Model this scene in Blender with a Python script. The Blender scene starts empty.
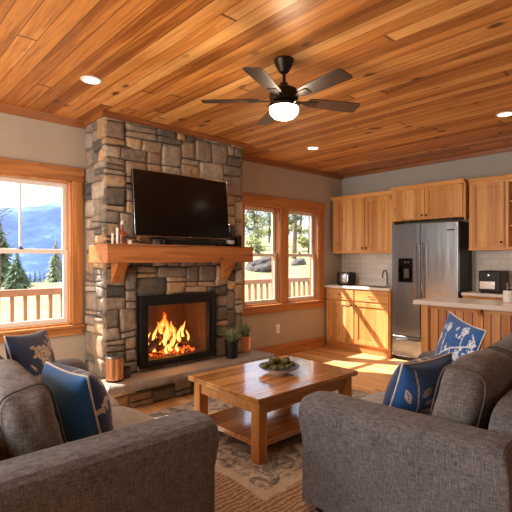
import bpy, bmesh, math, random
from mathutils import Vector, Matrix, noise
random.seed(7)
S = bpy.context.scene
COL = S.collection
PI = math.pi
def R(d): return math.radians(d)
def lin(c):
    c = c / 255.0
    return c / 12.92 if c <= .04045 else ((c + .055) / 1.055) ** 2.4
def rgb(r, g, b): return (lin(r), lin(g), lin(b), 1)

# ------------------------------------------------------------------ materials
class NT:
    def __init__(s, name):
        s.m = bpy.data.materials.new(name); s.m.use_nodes = True
        s.t = s.m.node_tree; s.n = s.t.nodes; s.n.clear()
        s.out = s.n.new('ShaderNodeOutputMaterial')
        s.b = s.n.new('ShaderNodeBsdfPrincipled')
        s.t.links.new(s.b.outputs[0], s.out.inputs[0])
    def put(s, node, key, v):
        if v is None: return
        i = node.inputs[key]
        if isinstance(v, bpy.types.NodeSocket): s.t.links.new(v, i)
        else: i.default_value = v
    def coord(s, kind='Object'): return s.n.new('ShaderNodeTexCoord').outputs[kind]
    def mapping(s, vec, scale=(1, 1, 1), loc=(0, 0, 0), rot=(0, 0, 0)):
        n = s.n.new('ShaderNodeMapping'); s.put(n, 'Vector', vec)
        n.inputs['Scale'].default_value = scale; n.inputs['Location'].default_value = loc; n.inputs['Rotation'].default_value = rot
        return n.outputs[0]
    def noise(s, vec, scale=5, detail=3, rough=.5, dist=0, out=0):
        n = s.n.new('ShaderNodeTexNoise'); s.put(n, 'Vector', vec); s.put(n, 'Scale', scale); s.put(n, 'Detail', detail)
        s.put(n, 'Roughness', rough); s.put(n, 'Distortion', dist); return n.outputs[out]
    def voro(s, vec, scale=5, out=0, rnd=1):
        n = s.n.new('ShaderNodeTexVoronoi'); s.put(n, 'Vector', vec); s.put(n, 'Scale', scale); s.put(n, 'Randomness', rnd); return n.outputs[out]
    def math(s, op, a, b=0, c=0, clamp=False):
        n = s.n.new('ShaderNodeMath'); n.operation = op; n.use_clamp = clamp
        s.put(n, 0, a); s.put(n, 1, b)
        if op in ('MULTIPLY_ADD', 'COMPARE', 'WRAP', 'SMOOTH_MIN'): s.put(n, 2, c)
        return n.outputs[0]
    def sep(s, v):
        n = s.n.new('ShaderNodeSeparateXYZ'); s.put(n, 0, v); return n.outputs
    def comb(s, x, y, z):
        n = s.n.new('ShaderNodeCombineXYZ'); s.put(n, 0, x); s.put(n, 1, y); s.put(n, 2, z); return n.outputs[0]
    def ramp(s, f, stops):
        n = s.n.new('ShaderNodeValToRGB'); s.put(n, 0, f); e = n.color_ramp.elements
        while len(e) < len(stops): e.new(.5)
        for i, (p, c) in enumerate(stops):
            e[i].position = p; e[i].color = c if not isinstance(c, (int, float)) else (c, c, c, 1)
        return n.outputs[0]
    def mix(s, f, a, b, mode='MIX'):
        n = s.n.new('ShaderNodeMix'); n.data_type = 'RGBA'; n.blend_type = mode
        s.put(n, 0, f); s.put(n, 6, a); s.put(n, 7, b); return n.outputs[2]
    def bump(s, h, strength=.3, dist=.01):
        n = s.n.new('ShaderNodeBump'); s.put(n, 'Height', h); s.put(n, 'Strength', strength); s.put(n, 'Distance', dist)
        s.put(s.b, 'Normal', n.outputs[0])
    def white(s, v):
        n = s.n.new('ShaderNodeTexWhiteNoise'); n.noise_dimensions = '1D'; s.put(n, 'W', v); return n.outputs[0]
    def attr(s, name):
        n = s.n.new('ShaderNodeAttribute'); n.attribute_name = name; return n.outputs[0]
    def rnd(s): return s.n.new('ShaderNodeObjectInfo').outputs['Random']
    def set(s, **k):
        for a, v in k.items(): s.put(s.b, a.replace('_', ' '), v)
        return s

def flat(name, c, rough=.5, metal=0, bump=0, var=.12, scale=60, **k):
    t = NT(name)
    n = t.noise(t.coord(), scale, 3)
    d = tuple(max(0, x * (1 - var)) for x in c[:3]) + (1,); l = tuple(min(1, x * (1 + var)) for x in c[:3]) + (1,)
    t.set(Base_Color=t.ramp(n, [(.3, d), (.7, l)]), Roughness=rough, Metallic=metal, **k)
    if bump: t.bump(n, bump, .004)
    return t.m

def wood(name, cd, cm, cl, axis=2, rough=.4, boards=0, knots=.5, coat=0.0, rv=.25, across=0, gs=1.0, joint=0, gap=.012):
    """grain along axis; boards = board width across axis `across`; joint = board length"""
    t = NT(name); co = t.coord(); xyz = t.sep(co)
    off = t.rnd() if not boards else 0.0
    bid = None
    if boards:
        q = t.math('DIVIDE', xyz[across], boards)
        fl = t.math('FLOOR', q)
        bid = t.white(fl)
        if joint:
            al = t.math('ADD', t.math('DIVIDE', xyz[axis], joint), t.math('MULTIPLY', bid, 7.3))
            jf = t.math('FLOOR', al)
            bid2 = t.white(t.math('ADD', t.math('MULTIPLY', fl, 13.7), t.math('MULTIPLY', jf, 3.1)))
        else: bid2 = bid
        off = bid2
    sc = [9 * gs, 9 * gs, 9 * gs]; sc[axis] = .42 * gs
    mp = t.mapping(co, tuple(sc))
    ad = t.n.new('ShaderNodeVectorMath'); ad.operation = 'ADD'
    t.put(ad, 0, mp); t.put(ad, 1, t.comb(t.math('MULTIPLY', off, 37.0), t.math('MULTIPLY', off, 91.0), t.math('MULTIPLY', off, 53.0)))
    v = ad.outputs[0]
    n1 = t.noise(v, 1.1, 4, .6, .6)
    n2 = t.noise(v, 6.0, 3, .6, .2)
    n3 = t.math('SINE', t.math('MULTIPLY', n1, 42.0))
    g = t.math('ADD', t.math('MULTIPLY', n1, .55), t.math('ADD', t.math('MULTIPLY', n2, .33), t.math('MULTIPLY', n3, .035)))
    if rv and boards: g = t.math('ADD', g, t.math('MULTIPLY', t.math('SUBTRACT', bid2, .5), rv * 1.3))
    elif rv: g = t.math('ADD', g, t.math('MULTIPLY', t.math('SUBTRACT', off, .5), rv * .4))
    col = t.ramp(g, [(.26, cd), (.46, cm), (.68, cl)])
    if knots:
        ks = [6.5, 6.5, 6.5]; ks[axis] = 3.6
        kv = t.n.new('ShaderNodeVectorMath'); kv.operation = 'ADD'
        t.put(kv, 0, t.mapping(t.comb(*[xyz[i] if i in (across, axis) else 0.0 for i in range(3)]) if boards else co, tuple(ks)))
        if not boards: t.put(kv, 1, t.comb(t.math('MULTIPLY', off, 17.0), t.math('MULTIPLY', off, 31.0), t.math('MULTIPLY', off, 23.0)))
        w = t.n.new('ShaderNodeTexVoronoi'); t.put(w, 'Vector', kv.outputs[0]); t.put(w, 'Scale', .8)
        dd = w.outputs['Distance']; rc = t.sep(w.outputs['Color'])[0]
        dn = t.math('ADD', dd, t.math('MULTIPLY', t.math('SUBTRACT', n2, .5), .12))
        k = t.ramp(dn, [(.08, 1.0), (.19, 0.0)])
        k = t.math('MULTIPLY', k, t.math('GREATER_THAN', rc, 1 - knots))
        kc = tuple(x * .22 for x in cd[:3]) + (1,)
        col = t.mix(t.math('MULTIPLY', k, .85), col, kc)
    hb = n2
    if boards:
        fr = t.math('FRACT', q)
        e = t.math('MINIMUM', fr, t.math('SUBTRACT', 1.0, fr))
        gv = t.ramp(e, [(gap, 0.0), (gap * 2.2, 1.0)])
        if joint:
            fj = t.math('FRACT', al); ej = t.math('MINIMUM', fj, t.math('SUBTRACT', 1.0, fj))
            gj = t.ramp(ej, [(.0015, 0.0), (.003, 1.0)])
            gv = t.math('MULTIPLY', gv, gj)
        col = t.mix(gv, tuple(x * .25 for x in cd[:3]) + (1,), col)
        hb = t.math('ADD', t.math('MULTIPLY', n2, .1), gv)
    t.set(Base_Color=col, Roughness=t.math('ADD', rough, t.math('MULTIPLY', n2, .12)), Coat_Weight=coat, Coat_Roughness=.1)
    t.bump(hb, .25, .003)
    return t.m

def fabric(name, c, c2, scale=330, rough=.95):
    t = NT(name); co = t.coord()
    a = t.noise(t.mapping(co, (1, 1, .12)), scale * .55, 2, .7)
    b = t.noise(t.mapping(co, (.15, .15, 1)), scale * .55, 2, .7)
    l = t.noise(co, 7, 3)
    f = t.math('ADD', t.math('MULTIPLY', t.math('ADD', a, b), .44), t.math('MULTIPLY', l, .12))
    t.set(Base_Color=t.ramp(f, [(.36, c), (.64, c2)]), Roughness=rough, Sheen_Weight=.15, Sheen_Roughness=.5)
    t.put(t.b, 'Specular IOR Level', .2)
    t.bump(t.math('ADD', a, b), .5, .002)
    return t.m

def glow(name, c, s):
    t = NT(name); t.set(Base_Color=(c[0], c[1], c[2], 1), Roughness=.3, Emission_Color=c, Emission_Strength=s); return t.m

def glass(name, tint=(1, 1, 1, 1), refl=.12):
    t = NT(name); t.n.remove(t.b)
    tr = t.n.new('ShaderNodeBsdfTransparent'); tr.inputs[0].default_value = tint
    gl = t.n.new('ShaderNodeBsdfGlossy'); gl.inputs['Roughness'].default_value = .02
    fr = t.n.new('ShaderNodeLayerWeight'); fr.inputs[0].default_value = .5
    mx = t.n.new('ShaderNodeMixShader')
    t.t.links.new(t.math('MULTIPLY_ADD', t.math('POWER', fr.outputs['Facing'], 4.0), refl * 3.0, refl * .35), mx.inputs[0]); t.t.links.new(tr.outputs[0], mx.inputs[1]); t.t.links.new(gl.outputs[0], mx.inputs[2])
    t.t.links.new(mx.outputs[0], t.out.inputs[0]); return t.m

M = {}
WD, WM, WL = rgb(150, 84, 34), rgb(196, 122, 58), rgb(222, 158, 92)
M['ceil'] = wood('ceiling_planks', rgb(140, 78, 26), rgb(200, 130, 60), rgb(236, 180, 108), axis=1, boards=.108, across=0, joint=3.8, knots=.95, rough=.36, rv=.22)
M['floor'] = wood('floor_planks', rgb(182, 130, 80), rgb(212, 164, 110), rgb(230, 190, 142), axis=1, boards=.11, across=0, joint=1.4, knots=.1, rough=.30, rv=.22, gap=.01)
TD, TM, TL = rgb(140, 82, 36), rgb(186, 120, 62), rgb(210, 148, 88)
M['trimx'] = wood('trim_wood_x', TD, TM, TL, axis=0, rough=.4, knots=.2)
M['crownx'] = wood('crown_wood', rgb(104, 56, 22), rgb(146, 86, 42), rgb(172, 110, 60), axis=0, rough=.4, knots=.1)
M['crowny'] = wood('crown_wood_y', rgb(104, 56, 22), rgb(146, 86, 42), rgb(172, 110, 60), axis=1, rough=.4, knots=.1)
M['trimy'] = wood('trim_wood_y', TD, TM, TL, axis=1, rough=.4, knots=.2)
M['trimz'] = wood('trim_wood_z', TD, TM, TL, axis=2, rough=.4, knots=.2)
CD, CM, CL = rgb(184, 120, 58), rgb(218, 158, 90), rgb(236, 188, 126)
M['cabz'] = wood('cabinet_wood_upright', CD, CM, CL, axis=2, rough=.38, knots=.25, boards=.085, across=1, rv=.2, gap=.004)
M['caby'] = wood('cabinet_wood_level', CD, CM, CL, axis=1, rough=.38, knots=.1)
M['cabx'] = wood('cabinet_wood_side', CD, CM, CL, axis=2, rough=.38, knots=.1)
M['bead'] = wood('beadboard', rgb(180, 112, 56), rgb(206, 140, 78), rgb(226, 168, 108), axis=2, rough=.4, knots=.2, boards=.085, across=1, rv=.25, gap=.04)
M['tablex'] = wood('table_wood_x', rgb(150, 96, 44), rgb(204, 146, 82), rgb(228, 178, 114), axis=0, rough=.16, knots=.35, boards=.16, across=1, rv=.2, coat=1.0, gap=.004)
M['tableframe'] = wood('table_frame_wood', rgb(164, 104, 46), rgb(206, 144, 76), rgb(228, 172, 104), axis=2, rough=.32, knots=.1, coat=.2)
M['tableapron'] = wood('table_apron_wood', rgb(164, 104, 46), rgb(206, 144, 76), rgb(228, 172, 104), axis=0, rough=.32, knots=.2, coat=.2)
M['mantel'] = wood('mantel_beam', rgb(138, 76, 34), rgb(188, 116, 58), rgb(214, 150, 86), axis=0, rough=.45, knots=.3, rv=.1)
M['mantelb'] = wood('mantel_bracket', rgb(140, 72, 26), rgb(190, 112, 48), rgb(212, 140, 74), axis=2, rough=.45, knots=0)
M['walll'] = flat('wall_paint', rgb(176, 160, 140), .9, var=.03, scale=4)
M['wallr'] = flat('wall_paint_grey', rgb(172, 169, 158), .9, var=.03, scale=4)
M['sash'] = flat('sash_paint', rgb(226, 218, 204), .5, var=.03)
M['glass'] = glass('window_glass', refl=.08)
M['fglass'] = glass('firebox_glass', (.93, .9, .88, 1), refl=.3)
M['black'] = flat('black_metal', rgb(24, 22, 21), .45, .3)
M['blackgloss'] = flat('black_gloss', rgb(9, 9, 10), .16)
M['screen'] = flat('tv_screen', rgb(7, 7, 8), .14, var=.02)
M['bronze'] = flat('bronze_metal', rgb(46, 34, 27), .35, .7)
M['blade'] = wood('fan_blade', rgb(36, 22, 16), rgb(52, 33, 24), rgb(66, 44, 32), axis=0, rough=.35, knots=0)
M['steel'] = None
t = NT('stainless'); n = t.noise(t.mapping(t.coord(), (4, 4, .3)), 3, 2); n9 = t.noise(t.mapping(t.coord(), (1, 1, .01)), 400, 2)
t.set(Base_Color=t.ramp(n9, [(.3, rgb(166, 172, 178)), (.7, rgb(190, 196, 202))]), Roughness=.26, Metallic=1); t.bump(n, .12, .02)
M['steel'] = t.m
M['chrome'] = flat('chrome', rgb(214, 212, 210), .18, 1, var=.02)
M['sideg'] = flat('fridge_side', rgb(52, 50, 49), .45, .3)
M['quartz'] = flat('counter_stone', rgb(226, 216, 204), .25, var=.06, scale=90)
M['copper'] = flat('copper', rgb(226, 162, 116), .28, .75, var=.06)
M['knob'] = flat('dark_knob', rgb(50, 36, 28), .35, .8)
M['white'] = flat('white_ceramic', rgb(232, 228, 220), .25, var=.02)
M['bluerim'] = flat('slate_rim', rgb(38, 44, 60), .35)
M['outlet'] = flat('outlet_plastic', rgb(232, 224, 212), .4, var=.01)
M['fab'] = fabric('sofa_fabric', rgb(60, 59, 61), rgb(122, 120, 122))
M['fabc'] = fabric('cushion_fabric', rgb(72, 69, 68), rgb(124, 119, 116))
M['fabl'] = fabric('sofa_fabric_lit', rgb(130, 128, 127), rgb(182, 179, 176))  # same cloth as the sofa, lightened to paint in window light on the seats
M['piping'] = flat('grey_piping', rgb(84, 77, 73), .9)
M['cream'] = flat('cream_piping', rgb(212, 206, 196), .8)
M['foot'] = flat('dark_foot', rgb(30, 22, 18), .4)
M['olive'] = flat('olive_green_skin', rgb(84, 80, 36), .35, var=.35, scale=25)
M['leaf'] = flat('plant_leaf', rgb(96, 122, 76), .5, var=.3, scale=20)
M['leaf2'] = flat('grassy_leaf', rgb(128, 138, 96), .5, var=.3, scale=20)
M['soil'] = flat('soil', rgb(44, 32, 24), .95, var=.3)
M['amber'] = flat('amber_glass', rgb(140, 68, 24), .15, var=.2)
M['brownpl'] = flat('brown_stopper', rgb(96, 52, 34), .3)
M['candle'] = flat('candle_wax', rgb(222, 208, 186), .5, var=.03)
M['winegl'] = flat('dark_bottle_glass', rgb(16, 18, 15), .1)
M['label'] = flat('bottle_label', rgb(170, 168, 162), .6, var=.5, scale=160)
M['deck'] = flat('deck_wood', rgb(170, 128, 96), .7, var=.15, scale=8)
M['rail'] = flat('rail_wood', rgb(150, 110, 86), .6, var=.12, scale=8)
M['bark'] = flat('bark', rgb(110, 90, 74), .9, var=.3, scale=8, bump=.5)
M['spruce'] = flat('spruce_needles', rgb(84, 102, 74), .8, var=.35, scale=3)
M['sprucehaze'] = flat('spruce_needles_hazed', rgb(96, 114, 136), .9, var=.25, scale=.6)  # spruce green shifted to blue-grey: distance haze put into the colour
M['pine'] = flat('pine_foliage', rgb(118, 126, 92), .8, var=.3, scale=2)
M['boulder'] = flat('boulder_rock', rgb(78, 70, 68), .9, var=.3, scale=3, bump=.5)
M['lamp'] = glow('lamp_glass', (1, .86, .66, 1), 5.0)
M['can'] = glow('can_light_lens', (1, .88, .7, 1), 9.0)
M['lamprim'] = flat('white_trim_ring', rgb(236, 226, 210), .4, var=.01)

t = NT('rock_face'); c = t.attr('Col'); co = t.coord()
n1 = t.noise(co, 22, 5, .65); n2 = t.noise(co, 5, 3)
c2 = t.mix(1.0, c, t.ramp(n1, [(.25, .50), (.5, .9), (.8, 1.35)]), 'MULTIPLY')
c2 = t.mix(t.math('MULTIPLY', t.ramp(n2, [(.5, 0.0), (.7, 1.0)]), .3), c2, rgb(150, 116, 84))
t.set(Base_Color=c2, Roughness=.85); t.bump(n1, .7, .012)
M['stone'] = t.m
t = NT('hearth_stone'); co = t.coord(); n1 = t.noise(co, 14, 5, .65); n2 = t.noise(co, 3, 3)
t.set(Base_Color=t.mix(n2, t.ramp(n1, [(.3, rgb(112, 98, 88)), (.7, rgb(164, 148, 134))]), rgb(136, 124, 114)), Roughness=.6); t.bump(n1, .6, .012)
M['slab'] = t.m
M['mortar'] = flat('mortar', rgb(84, 74, 65), .95, var=.2)
M['brick'] = flat('firebrick', rgb(82, 54, 40), .9, var=.35, scale=12)
t = NT('charred_log'); co = t.coord(); n1 = t.noise(co, 14, 4)
t.set(Base_Color=t.ramp(n1, [(.4, rgb(26, 18, 14)), (.7, rgb(84, 52, 34))]), Roughness=.95, Emission_Color=rgb(255, 70, 10), Emission_Strength=t.ramp(t.noise(co, 25, 3), [(.60, 0.0), (.72, 1.2)])); t.bump(n1, .8, .02)
M['log'] = t.m
t = NT('embers'); co = t.coord(); n1 = t.noise(co, 38, 3)
t.set(Base_Color=rgb(60, 26, 16), Roughness=.9, Emission_Color=t.ramp(n1, [(.4, rgb(160, 14, 2)), (.7, rgb(255, 120, 30))]), Emission_Strength=t.ramp(n1, [(.42, 0.0), (.6, 3.0)]))
M['ember'] = t.m
t = NT('flame_gas'); t.n.remove(t.b); z = t.sep(t.coord('Generated'))[2]
em = t.n.new('ShaderNodeEmission'); lw = t.n.new('ShaderNodeLayerWeight'); lw.inputs[0].default_value = .5
core = t.math('SUBTRACT', 1.0, lw.outputs['Facing'])
colr = t.ramp(t.math('MULTIPLY', core, t.math('SUBTRACT', 1.25, t.math('MULTIPLY', z, .75))), [(.12, rgb(226, 36, 1)), (.50, rgb(255, 92, 10)), (.88, rgb(255, 196, 96))])
t.put(em, 0, colr); t.put(em, 1, t.math('MULTIPLY_ADD', core, 3.6, .5))
tr = t.n.new('ShaderNodeBsdfTransparent'); mx = t.n.new('ShaderNodeMixShader')
ns = t.noise(t.mapping(t.coord(), (1, 1, .5)), 22, 2)
t.put(mx, 0, t.math('MULTIPLY', t.math('POWER', core, 1.1), t.math('MULTIPLY', ns, 1.9), clamp=True)); t.t.links.new(tr.outputs[0], mx.inputs[1]); t.t.links.new(em.outputs[0], mx.inputs[2]); t.t.links.new(mx.outputs[0], t.out.inputs[0])
M['flame'] = t.m
# backsplash tile
t = NT('backsplash_tile'); co = t.coord(); x = t.sep(co)
br = t.n.new('ShaderNodeTexBrick'); t.put(br, 'Vector', t.comb(x[1], x[2], 0.0)); t.put(br, 'Color1', rgb(222, 214, 202)); t.put(br, 'Color2', rgb(212, 203, 190)); t.put(br, 'Mortar', rgb(186, 174, 160))
t.put(br, 'Scale', 1.0); t.put(br, 'Mortar Size', .0025); t.put(br, 'Brick Width', .2); t.put(br, 'Row Height', .075)
t.set(Base_Color=br.outputs[0], Roughness=.25); M['tile'] = t.m
# rug
t = NT('rug_weave'); co = t.coord(); x = t.sep(co)
warp = t.noise(co, 3.0, 3, .6)
fine = t.noise(co, 150, 2, .7)
blot = t.noise(co, 7, 4, .65, 1.6)
orn = t.noise(co, 13, 2, .5, 3.2)
field = t.ramp(blot, [(.34, rgb(98, 93, 94)), (.46, rgb(152, 148, 145)), (.56, rgb(206, 200, 190)), (.7, rgb(182, 174, 164))])
lines = t.ramp(orn, [(.44, 0.0), (.47, 1.0), (.51, 1.0), (.54, 0.0)])
field = t.mix(t.math('MULTIPLY', lines, .55), field, rgb(88, 74, 68))
st = t.math('SINE', t.math('ADD', t.math('MULTIPLY', x[1], 190.0), t.math('MULTIPLY', t.noise(co, 9.0, 4, .7), 16.0)))
band = t.ramp(t.math('ADD', t.math('MULTIPLY', st, .17), t.math('ADD', t.math('MULTIPLY', fine, .5), .25)), [(.25, rgb(112, 84, 66)), (.5, rgb(166, 134, 108)), (.75, rgb(200, 176, 150))])
ex = t.math('SUBTRACT', x[0], 1.72); ey = t.math('SUBTRACT', x[1], 1.80)
ed = t.math('MINIMUM', ex, ey)
ed = t.math('ADD', ed, t.math('MULTIPLY', t.math('SUBTRACT', warp, .5), .12))
isf = t.ramp(t.math('MULTIPLY', t.math('ADD', ed, .5), 1.0), [(.49, 0.0), (.51, 1.0)])
cr = t.math('MULTIPLY', t.ramp(t.math('ADD', ed, .5), [(.50, 0.0), (.51, 1.0)]), t.ramp(t.math('ADD', ed, .5), [(.57, 1.0), (.59, 0.0)]))
c = t.mix(isf, band, field)
c = t.mix(t.math('MULTIPLY', cr, .75), c, rgb(206, 192, 172))
c = t.mix(1.0, c, t.ramp(fine, [(.3, .72), (.7, 1.15)]), 'MULTIPLY')
t.set(Base_Color=c, Roughness=1.0); t.bump(fine, .8, .006)
M['rug'] = t.m
# pillow
t = NT('pillow_print'); c = t.attr('Col'); fn = t.noise(t.coord(), 300, 2)
t.set(Base_Color=t.mix(1.0, c, t.ramp(fn, [(.3, .85), (.7, 1.15)]), 'MULTIPLY'), Roughness=.75, Sheen_Weight=.3); t.bump(fn, .3, .002)
M['pillow'] = t.m
# ground & mountains
t = NT('meadow'); co = t.coord(); x = t.sep(co); n1 = t.noise(co, .35, 5, .7); n2 = t.noise(co, 6, 4, .7)
gc = t.ramp(n1, [(.35, rgb(112, 120, 74)), (.5, rgb(142, 138, 96)), (.65, rgb(166, 148, 114))])
t.set(Base_Color=t.mix(1.0, gc, t.ramp(n2, [(.3, .75), (.7, 1.15)]), 'MULTIPLY'), Roughness=1.0); M['meadow'] = t.m
t = NT('mountain_forest_hazed'); co = t.coord(); n1 = t.noise(co, .055, 7, .7); n2 = t.noise(co, .3, 4, .7)
t.set(Base_Color=t.mix(t.math('MULTIPLY', n2, .5), t.ramp(n1, [(.38, rgb(30, 62, 112)), (.52, rgb(54, 90, 144)), (.66, rgb(118, 146, 186))]), rgb(36, 70, 122)), Roughness=1.0); M['mount'] = t.m  # blue distance haze is mixed into these forest colours

# ------------------------------------------------------------------ mesh helpers
class MB:
    def __init__(s): s.bm = bmesh.new()
    def box(s, x0, x1, y0, y1, z0, z1):
        v = [s.bm.verts.new(p) for p in ((x0, y0, z0), (x1, y0, z0), (x1, y1, z0), (x0, y1, z0), (x0, y0, z1), (x1, y0, z1), (x1, y1, z1), (x0, y1, z1))]
        for f in ((0, 3, 2, 1), (4, 5, 6, 7), (0, 1, 5, 4), (1, 2, 6, 5), (2, 3, 7, 6), (3, 0, 4, 7)): s.bm.faces.new([v[i] for i in f])
        return s
    def prism(s, pts, vec):
        a = [s.bm.verts.new(p) for p in pts]; b = [s.bm.verts.new(Vector(p) + Vector(vec)) for p in pts]; n = len(a)
        s.bm.faces.new(a[::-1]); s.bm.faces.new(b)
        for i in range(n): s.bm.faces.new([a[i], a[(i + 1) % n], b[(i + 1) % n], b[i]])
        return s
    def lathe(s, prof, c=(0, 0, 0), n=24, mod=None):
        rings = []
        for r, z in prof:
            ring = []
            for i in range(n):
                a = 2 * PI * i / n; rr = r * (mod(a) if mod else 1)
                ring.append(s.bm.verts.new((c[0] + rr * math.cos(a), c[1] + rr * math.sin(a), c[2] + z)))
            rings.append(ring)
        for k in range(len(rings) - 1):
            for i in range(n): s.bm.faces.new([rings[k][i], rings[k][(i + 1) % n], rings[k + 1][(i + 1) % n], rings[k + 1][i]])
        if prof[0][0] > 1e-5: s.bm.faces.new(rings[0][::-1])
        if prof[-1][0] > 1e-5: s.bm.faces.new(rings[-1])
        return s
    def tube(s, pts, r, n=8, closed=False):
        pts = [Vector(p) for p in pts]; L = len(pts); rings = []; up = None
        for i, p in enumerate(pts):
            if closed: d = pts[(i + 1) % L] - pts[i - 1]
            else: d = pts[min(i + 1, L - 1)] - pts[max(i - 1, 0)]
            d.normalize()
            if up is None: up = Vector((0, 0, 1)) if abs(d.z) < .9 else Vector((1, 0, 0))
            a = d.cross(up).normalized(); b = a.cross(d).normalized(); up = b
            rr = r[i] if isinstance(r, (list, tuple)) else r
            rings.append([s.bm.verts.new(p + a * rr * math.cos(2 * PI * k / n) + b * rr * math.sin(2 * PI * k / n)) for k in range(n)])
        for i in range(L if closed else L - 1):
            A, B = rings[i], rings[(i + 1) % L]
            for k in range(n): s.bm.faces.new([A[k], A[(k + 1) % n], B[(k + 1) % n], B[k]])
        if not closed: s.bm.faces.new(rings[0][::-1]); s.bm.faces.new(rings[-1])
        return s
    def cylx(s, p, q, r, n=20): return s.tube([p, q], r, n)

def link(name, me, parent=None):
    o = bpy.data.objects.new(name, me); COL.objects.link(o)
    if parent is not None: o.parent = parent
    return o
def root_matrix(p):
    m = Matrix.Identity(4)
    while p is not None: m = p.matrix_basis @ m; p = p.parent
    return m
def obj(name, mb, mat, parent=None, smooth=None, bevel=0, seg=2, local=False, sub=0):
    """world-authored mesh unless local=True"""
    bm = mb.bm if isinstance(mb, MB) else mb
    bmesh.ops.recalc_face_normals(bm, faces=bm.faces[:])
    me = bpy.data.meshes.new(name)
    if parent is not None and not local: bm.transform(root_matrix(parent).inverted())
    bm.to_mesh(me); bm.free()
    me.materials.append(mat)
    if smooth is not None:
        if smooth >= 180:
            for p in me.polygons: p.use_smooth = True
        else: me.shade_smooth_by_angle(R(smooth)) if hasattr(me, 'shade_smooth_by_angle') else None
    o = link(name, me, parent)
    if bevel:
        b = o.modifiers.new('b', 'BEVEL'); b.width = bevel; b.segments = seg; b.limit_method = 'ANGLE'; b.angle_limit = R(40); b.harden_normals = False
        for p in me.polygons: p.use_smooth = True
        w = o.modifiers.new('w', 'WEIGHTED_NORMAL'); w.keep_sharp = True
    if sub:
        m = o.modifiers.new('s', 'SUBSURF'); m.levels = sub; m.render_levels = sub
    return o
def thing(name, label, cat, loc=(0, 0, 0), rz=0, group=None):
    o = bpy.data.objects.new(name, None); COL.objects.link(o); o.location = loc; o.rotation_euler = (0, 0, rz)
    o.empty_display_size = .1
    o.matrix_basis = Matrix.LocRotScale(Vector(loc), Matrix.Rotation(rz, 3, 'Z'), None)
    return tag(o, label, cat, group)
def tag(o, label, cat, group=None, kind=None):
    o['label'] = label; o['category'] = cat
    if group: o['group'] = group
    if kind: o['kind'] = kind
    return o
def struct(o): o['kind'] = 'structure'; return o
def origin(o, loc):
    """move a top-level mesh's origin to loc keeping the geometry in place"""
    o.data.transform(Matrix.Translation(-Vector(loc))); o.location = loc; o.matrix_basis = Matrix.Translation(Vector(loc)); return o
def copy_tree(o, parent=None):
    c = o.copy(); COL.objects.link(c); c.parent = parent
    for ch in list(o.children): copy_tree(ch, c)
    return c

# ------------------------------------------------------------------ room numbers
WY, WX, H = 4.35, 5.88, 2.69      # window wall plane, kitchen wall plane, ceiling height
LX, BY = -1.6, -2.0               # the two walls behind the viewpoint
T = .16
CX0, CX1, CY = 1.75, 3.37, 3.95   # chimney

struct(obj('floor', MB().box(LX - T, WX + T, BY - T, WY + T, -.08, 0), M['floor']))
struct(obj('ceiling', MB().box(LX - T, WX + T, BY - T, WY + T, H, H + .08), M['ceil']))
# window openings in wall_left (the fireplace wall): x0,x1,z0,z1
OP = [(.74, 1.60, .72, 2.10), (3.78, 4.46, .73, 2.06), (4.60, 5.29, .73, 2.06)]
def wall_with_holes(mk, a0, a1, holes):
    mb = MB(); xs = [a0]
    for h in holes: xs += [h[0], h[1]]
    xs.append(a1)
    for i in range(0, len(xs), 2): mk(mb, xs[i], xs[i + 1], 0, H)
    for h in holes: mk(mb, h[0], h[1], 0, h[2]); mk(mb, h[0], h[1], h[3], H)
    return mb
struct(obj('wall_left', wall_with_holes(lambda m, a, b, c, d: m.box(a, b, WY, WY + T, c, d), LX - T, WX + T, OP), M['walll']))
struct(obj('wall_right', MB().box(WX, WX + T, BY - T, WY, 0, H), M['wallr']))
struct(obj('wall_near', wall_with_holes(lambda m, a, b, c, d: m.box(a, b, BY - T, BY, c, d), LX - T, WX, [(3.6, 4.8, .9, 2.1)]), M['walll']))
struct(obj('wall_side', wall_with_holes(lambda m, a, b, c, d: m.box(LX - T, LX, a, b, c, d), BY, WY, [(1.2, 3.9, .1, 2.5)]), M['walll']))

# crown trim, baseboards
def strip(name, pts, m): return struct(obj(name, MB().prism(pts[0], pts[1]), m, bevel=.003))
cz = 2.622
struct(obj('trim_1', MB().prism([(LX, WY, cz), (LX, WY - .022, cz), (LX, WY - .04, H), (LX, WY, H)], (CX0 - .03 - LX, 0, 0)), M['crownx']))
struct(obj('trim_2', MB().prism([(CX1 + .03, WY, cz), (CX1 + .03, WY - .022, cz), (CX1 + .03, WY - .04, H), (CX1 + .03, WY, H)], (WX - CX1 - .03, 0, 0)), M['crownx']))
mb = MB()
mb.box(CX0 - .05, CX0 - .015, CY - .075, WY, 2.640, H); mb.box(CX1 + .015, CX1 + .05, CY - .075, WY, 2.640, H)
mb.box(CX0 - .015, CX1 + .015, CY - .075, CY - .04, 2.640, H)
struct(obj('trim_3', mb, M['crownx'], bevel=.004))
struct(obj('trim_4', MB().prism([(WX, BY, cz + .02), (WX - .02, BY, cz + .02), (WX - .035, BY, H), (WX, BY, H)], (0, WY - BY - .04, 0)), M['crowny']))
struct(obj('baseboard_left', MB().box(CX1 + .26, 5.42, WY - .02, WY, 0, .165), M['trimx'], bevel=.004))
struct(obj('baseboard_side', MB().box(LX, 1.60, WY - .02, WY, 0, .165), M['trimx'], bevel=.004))

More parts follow.
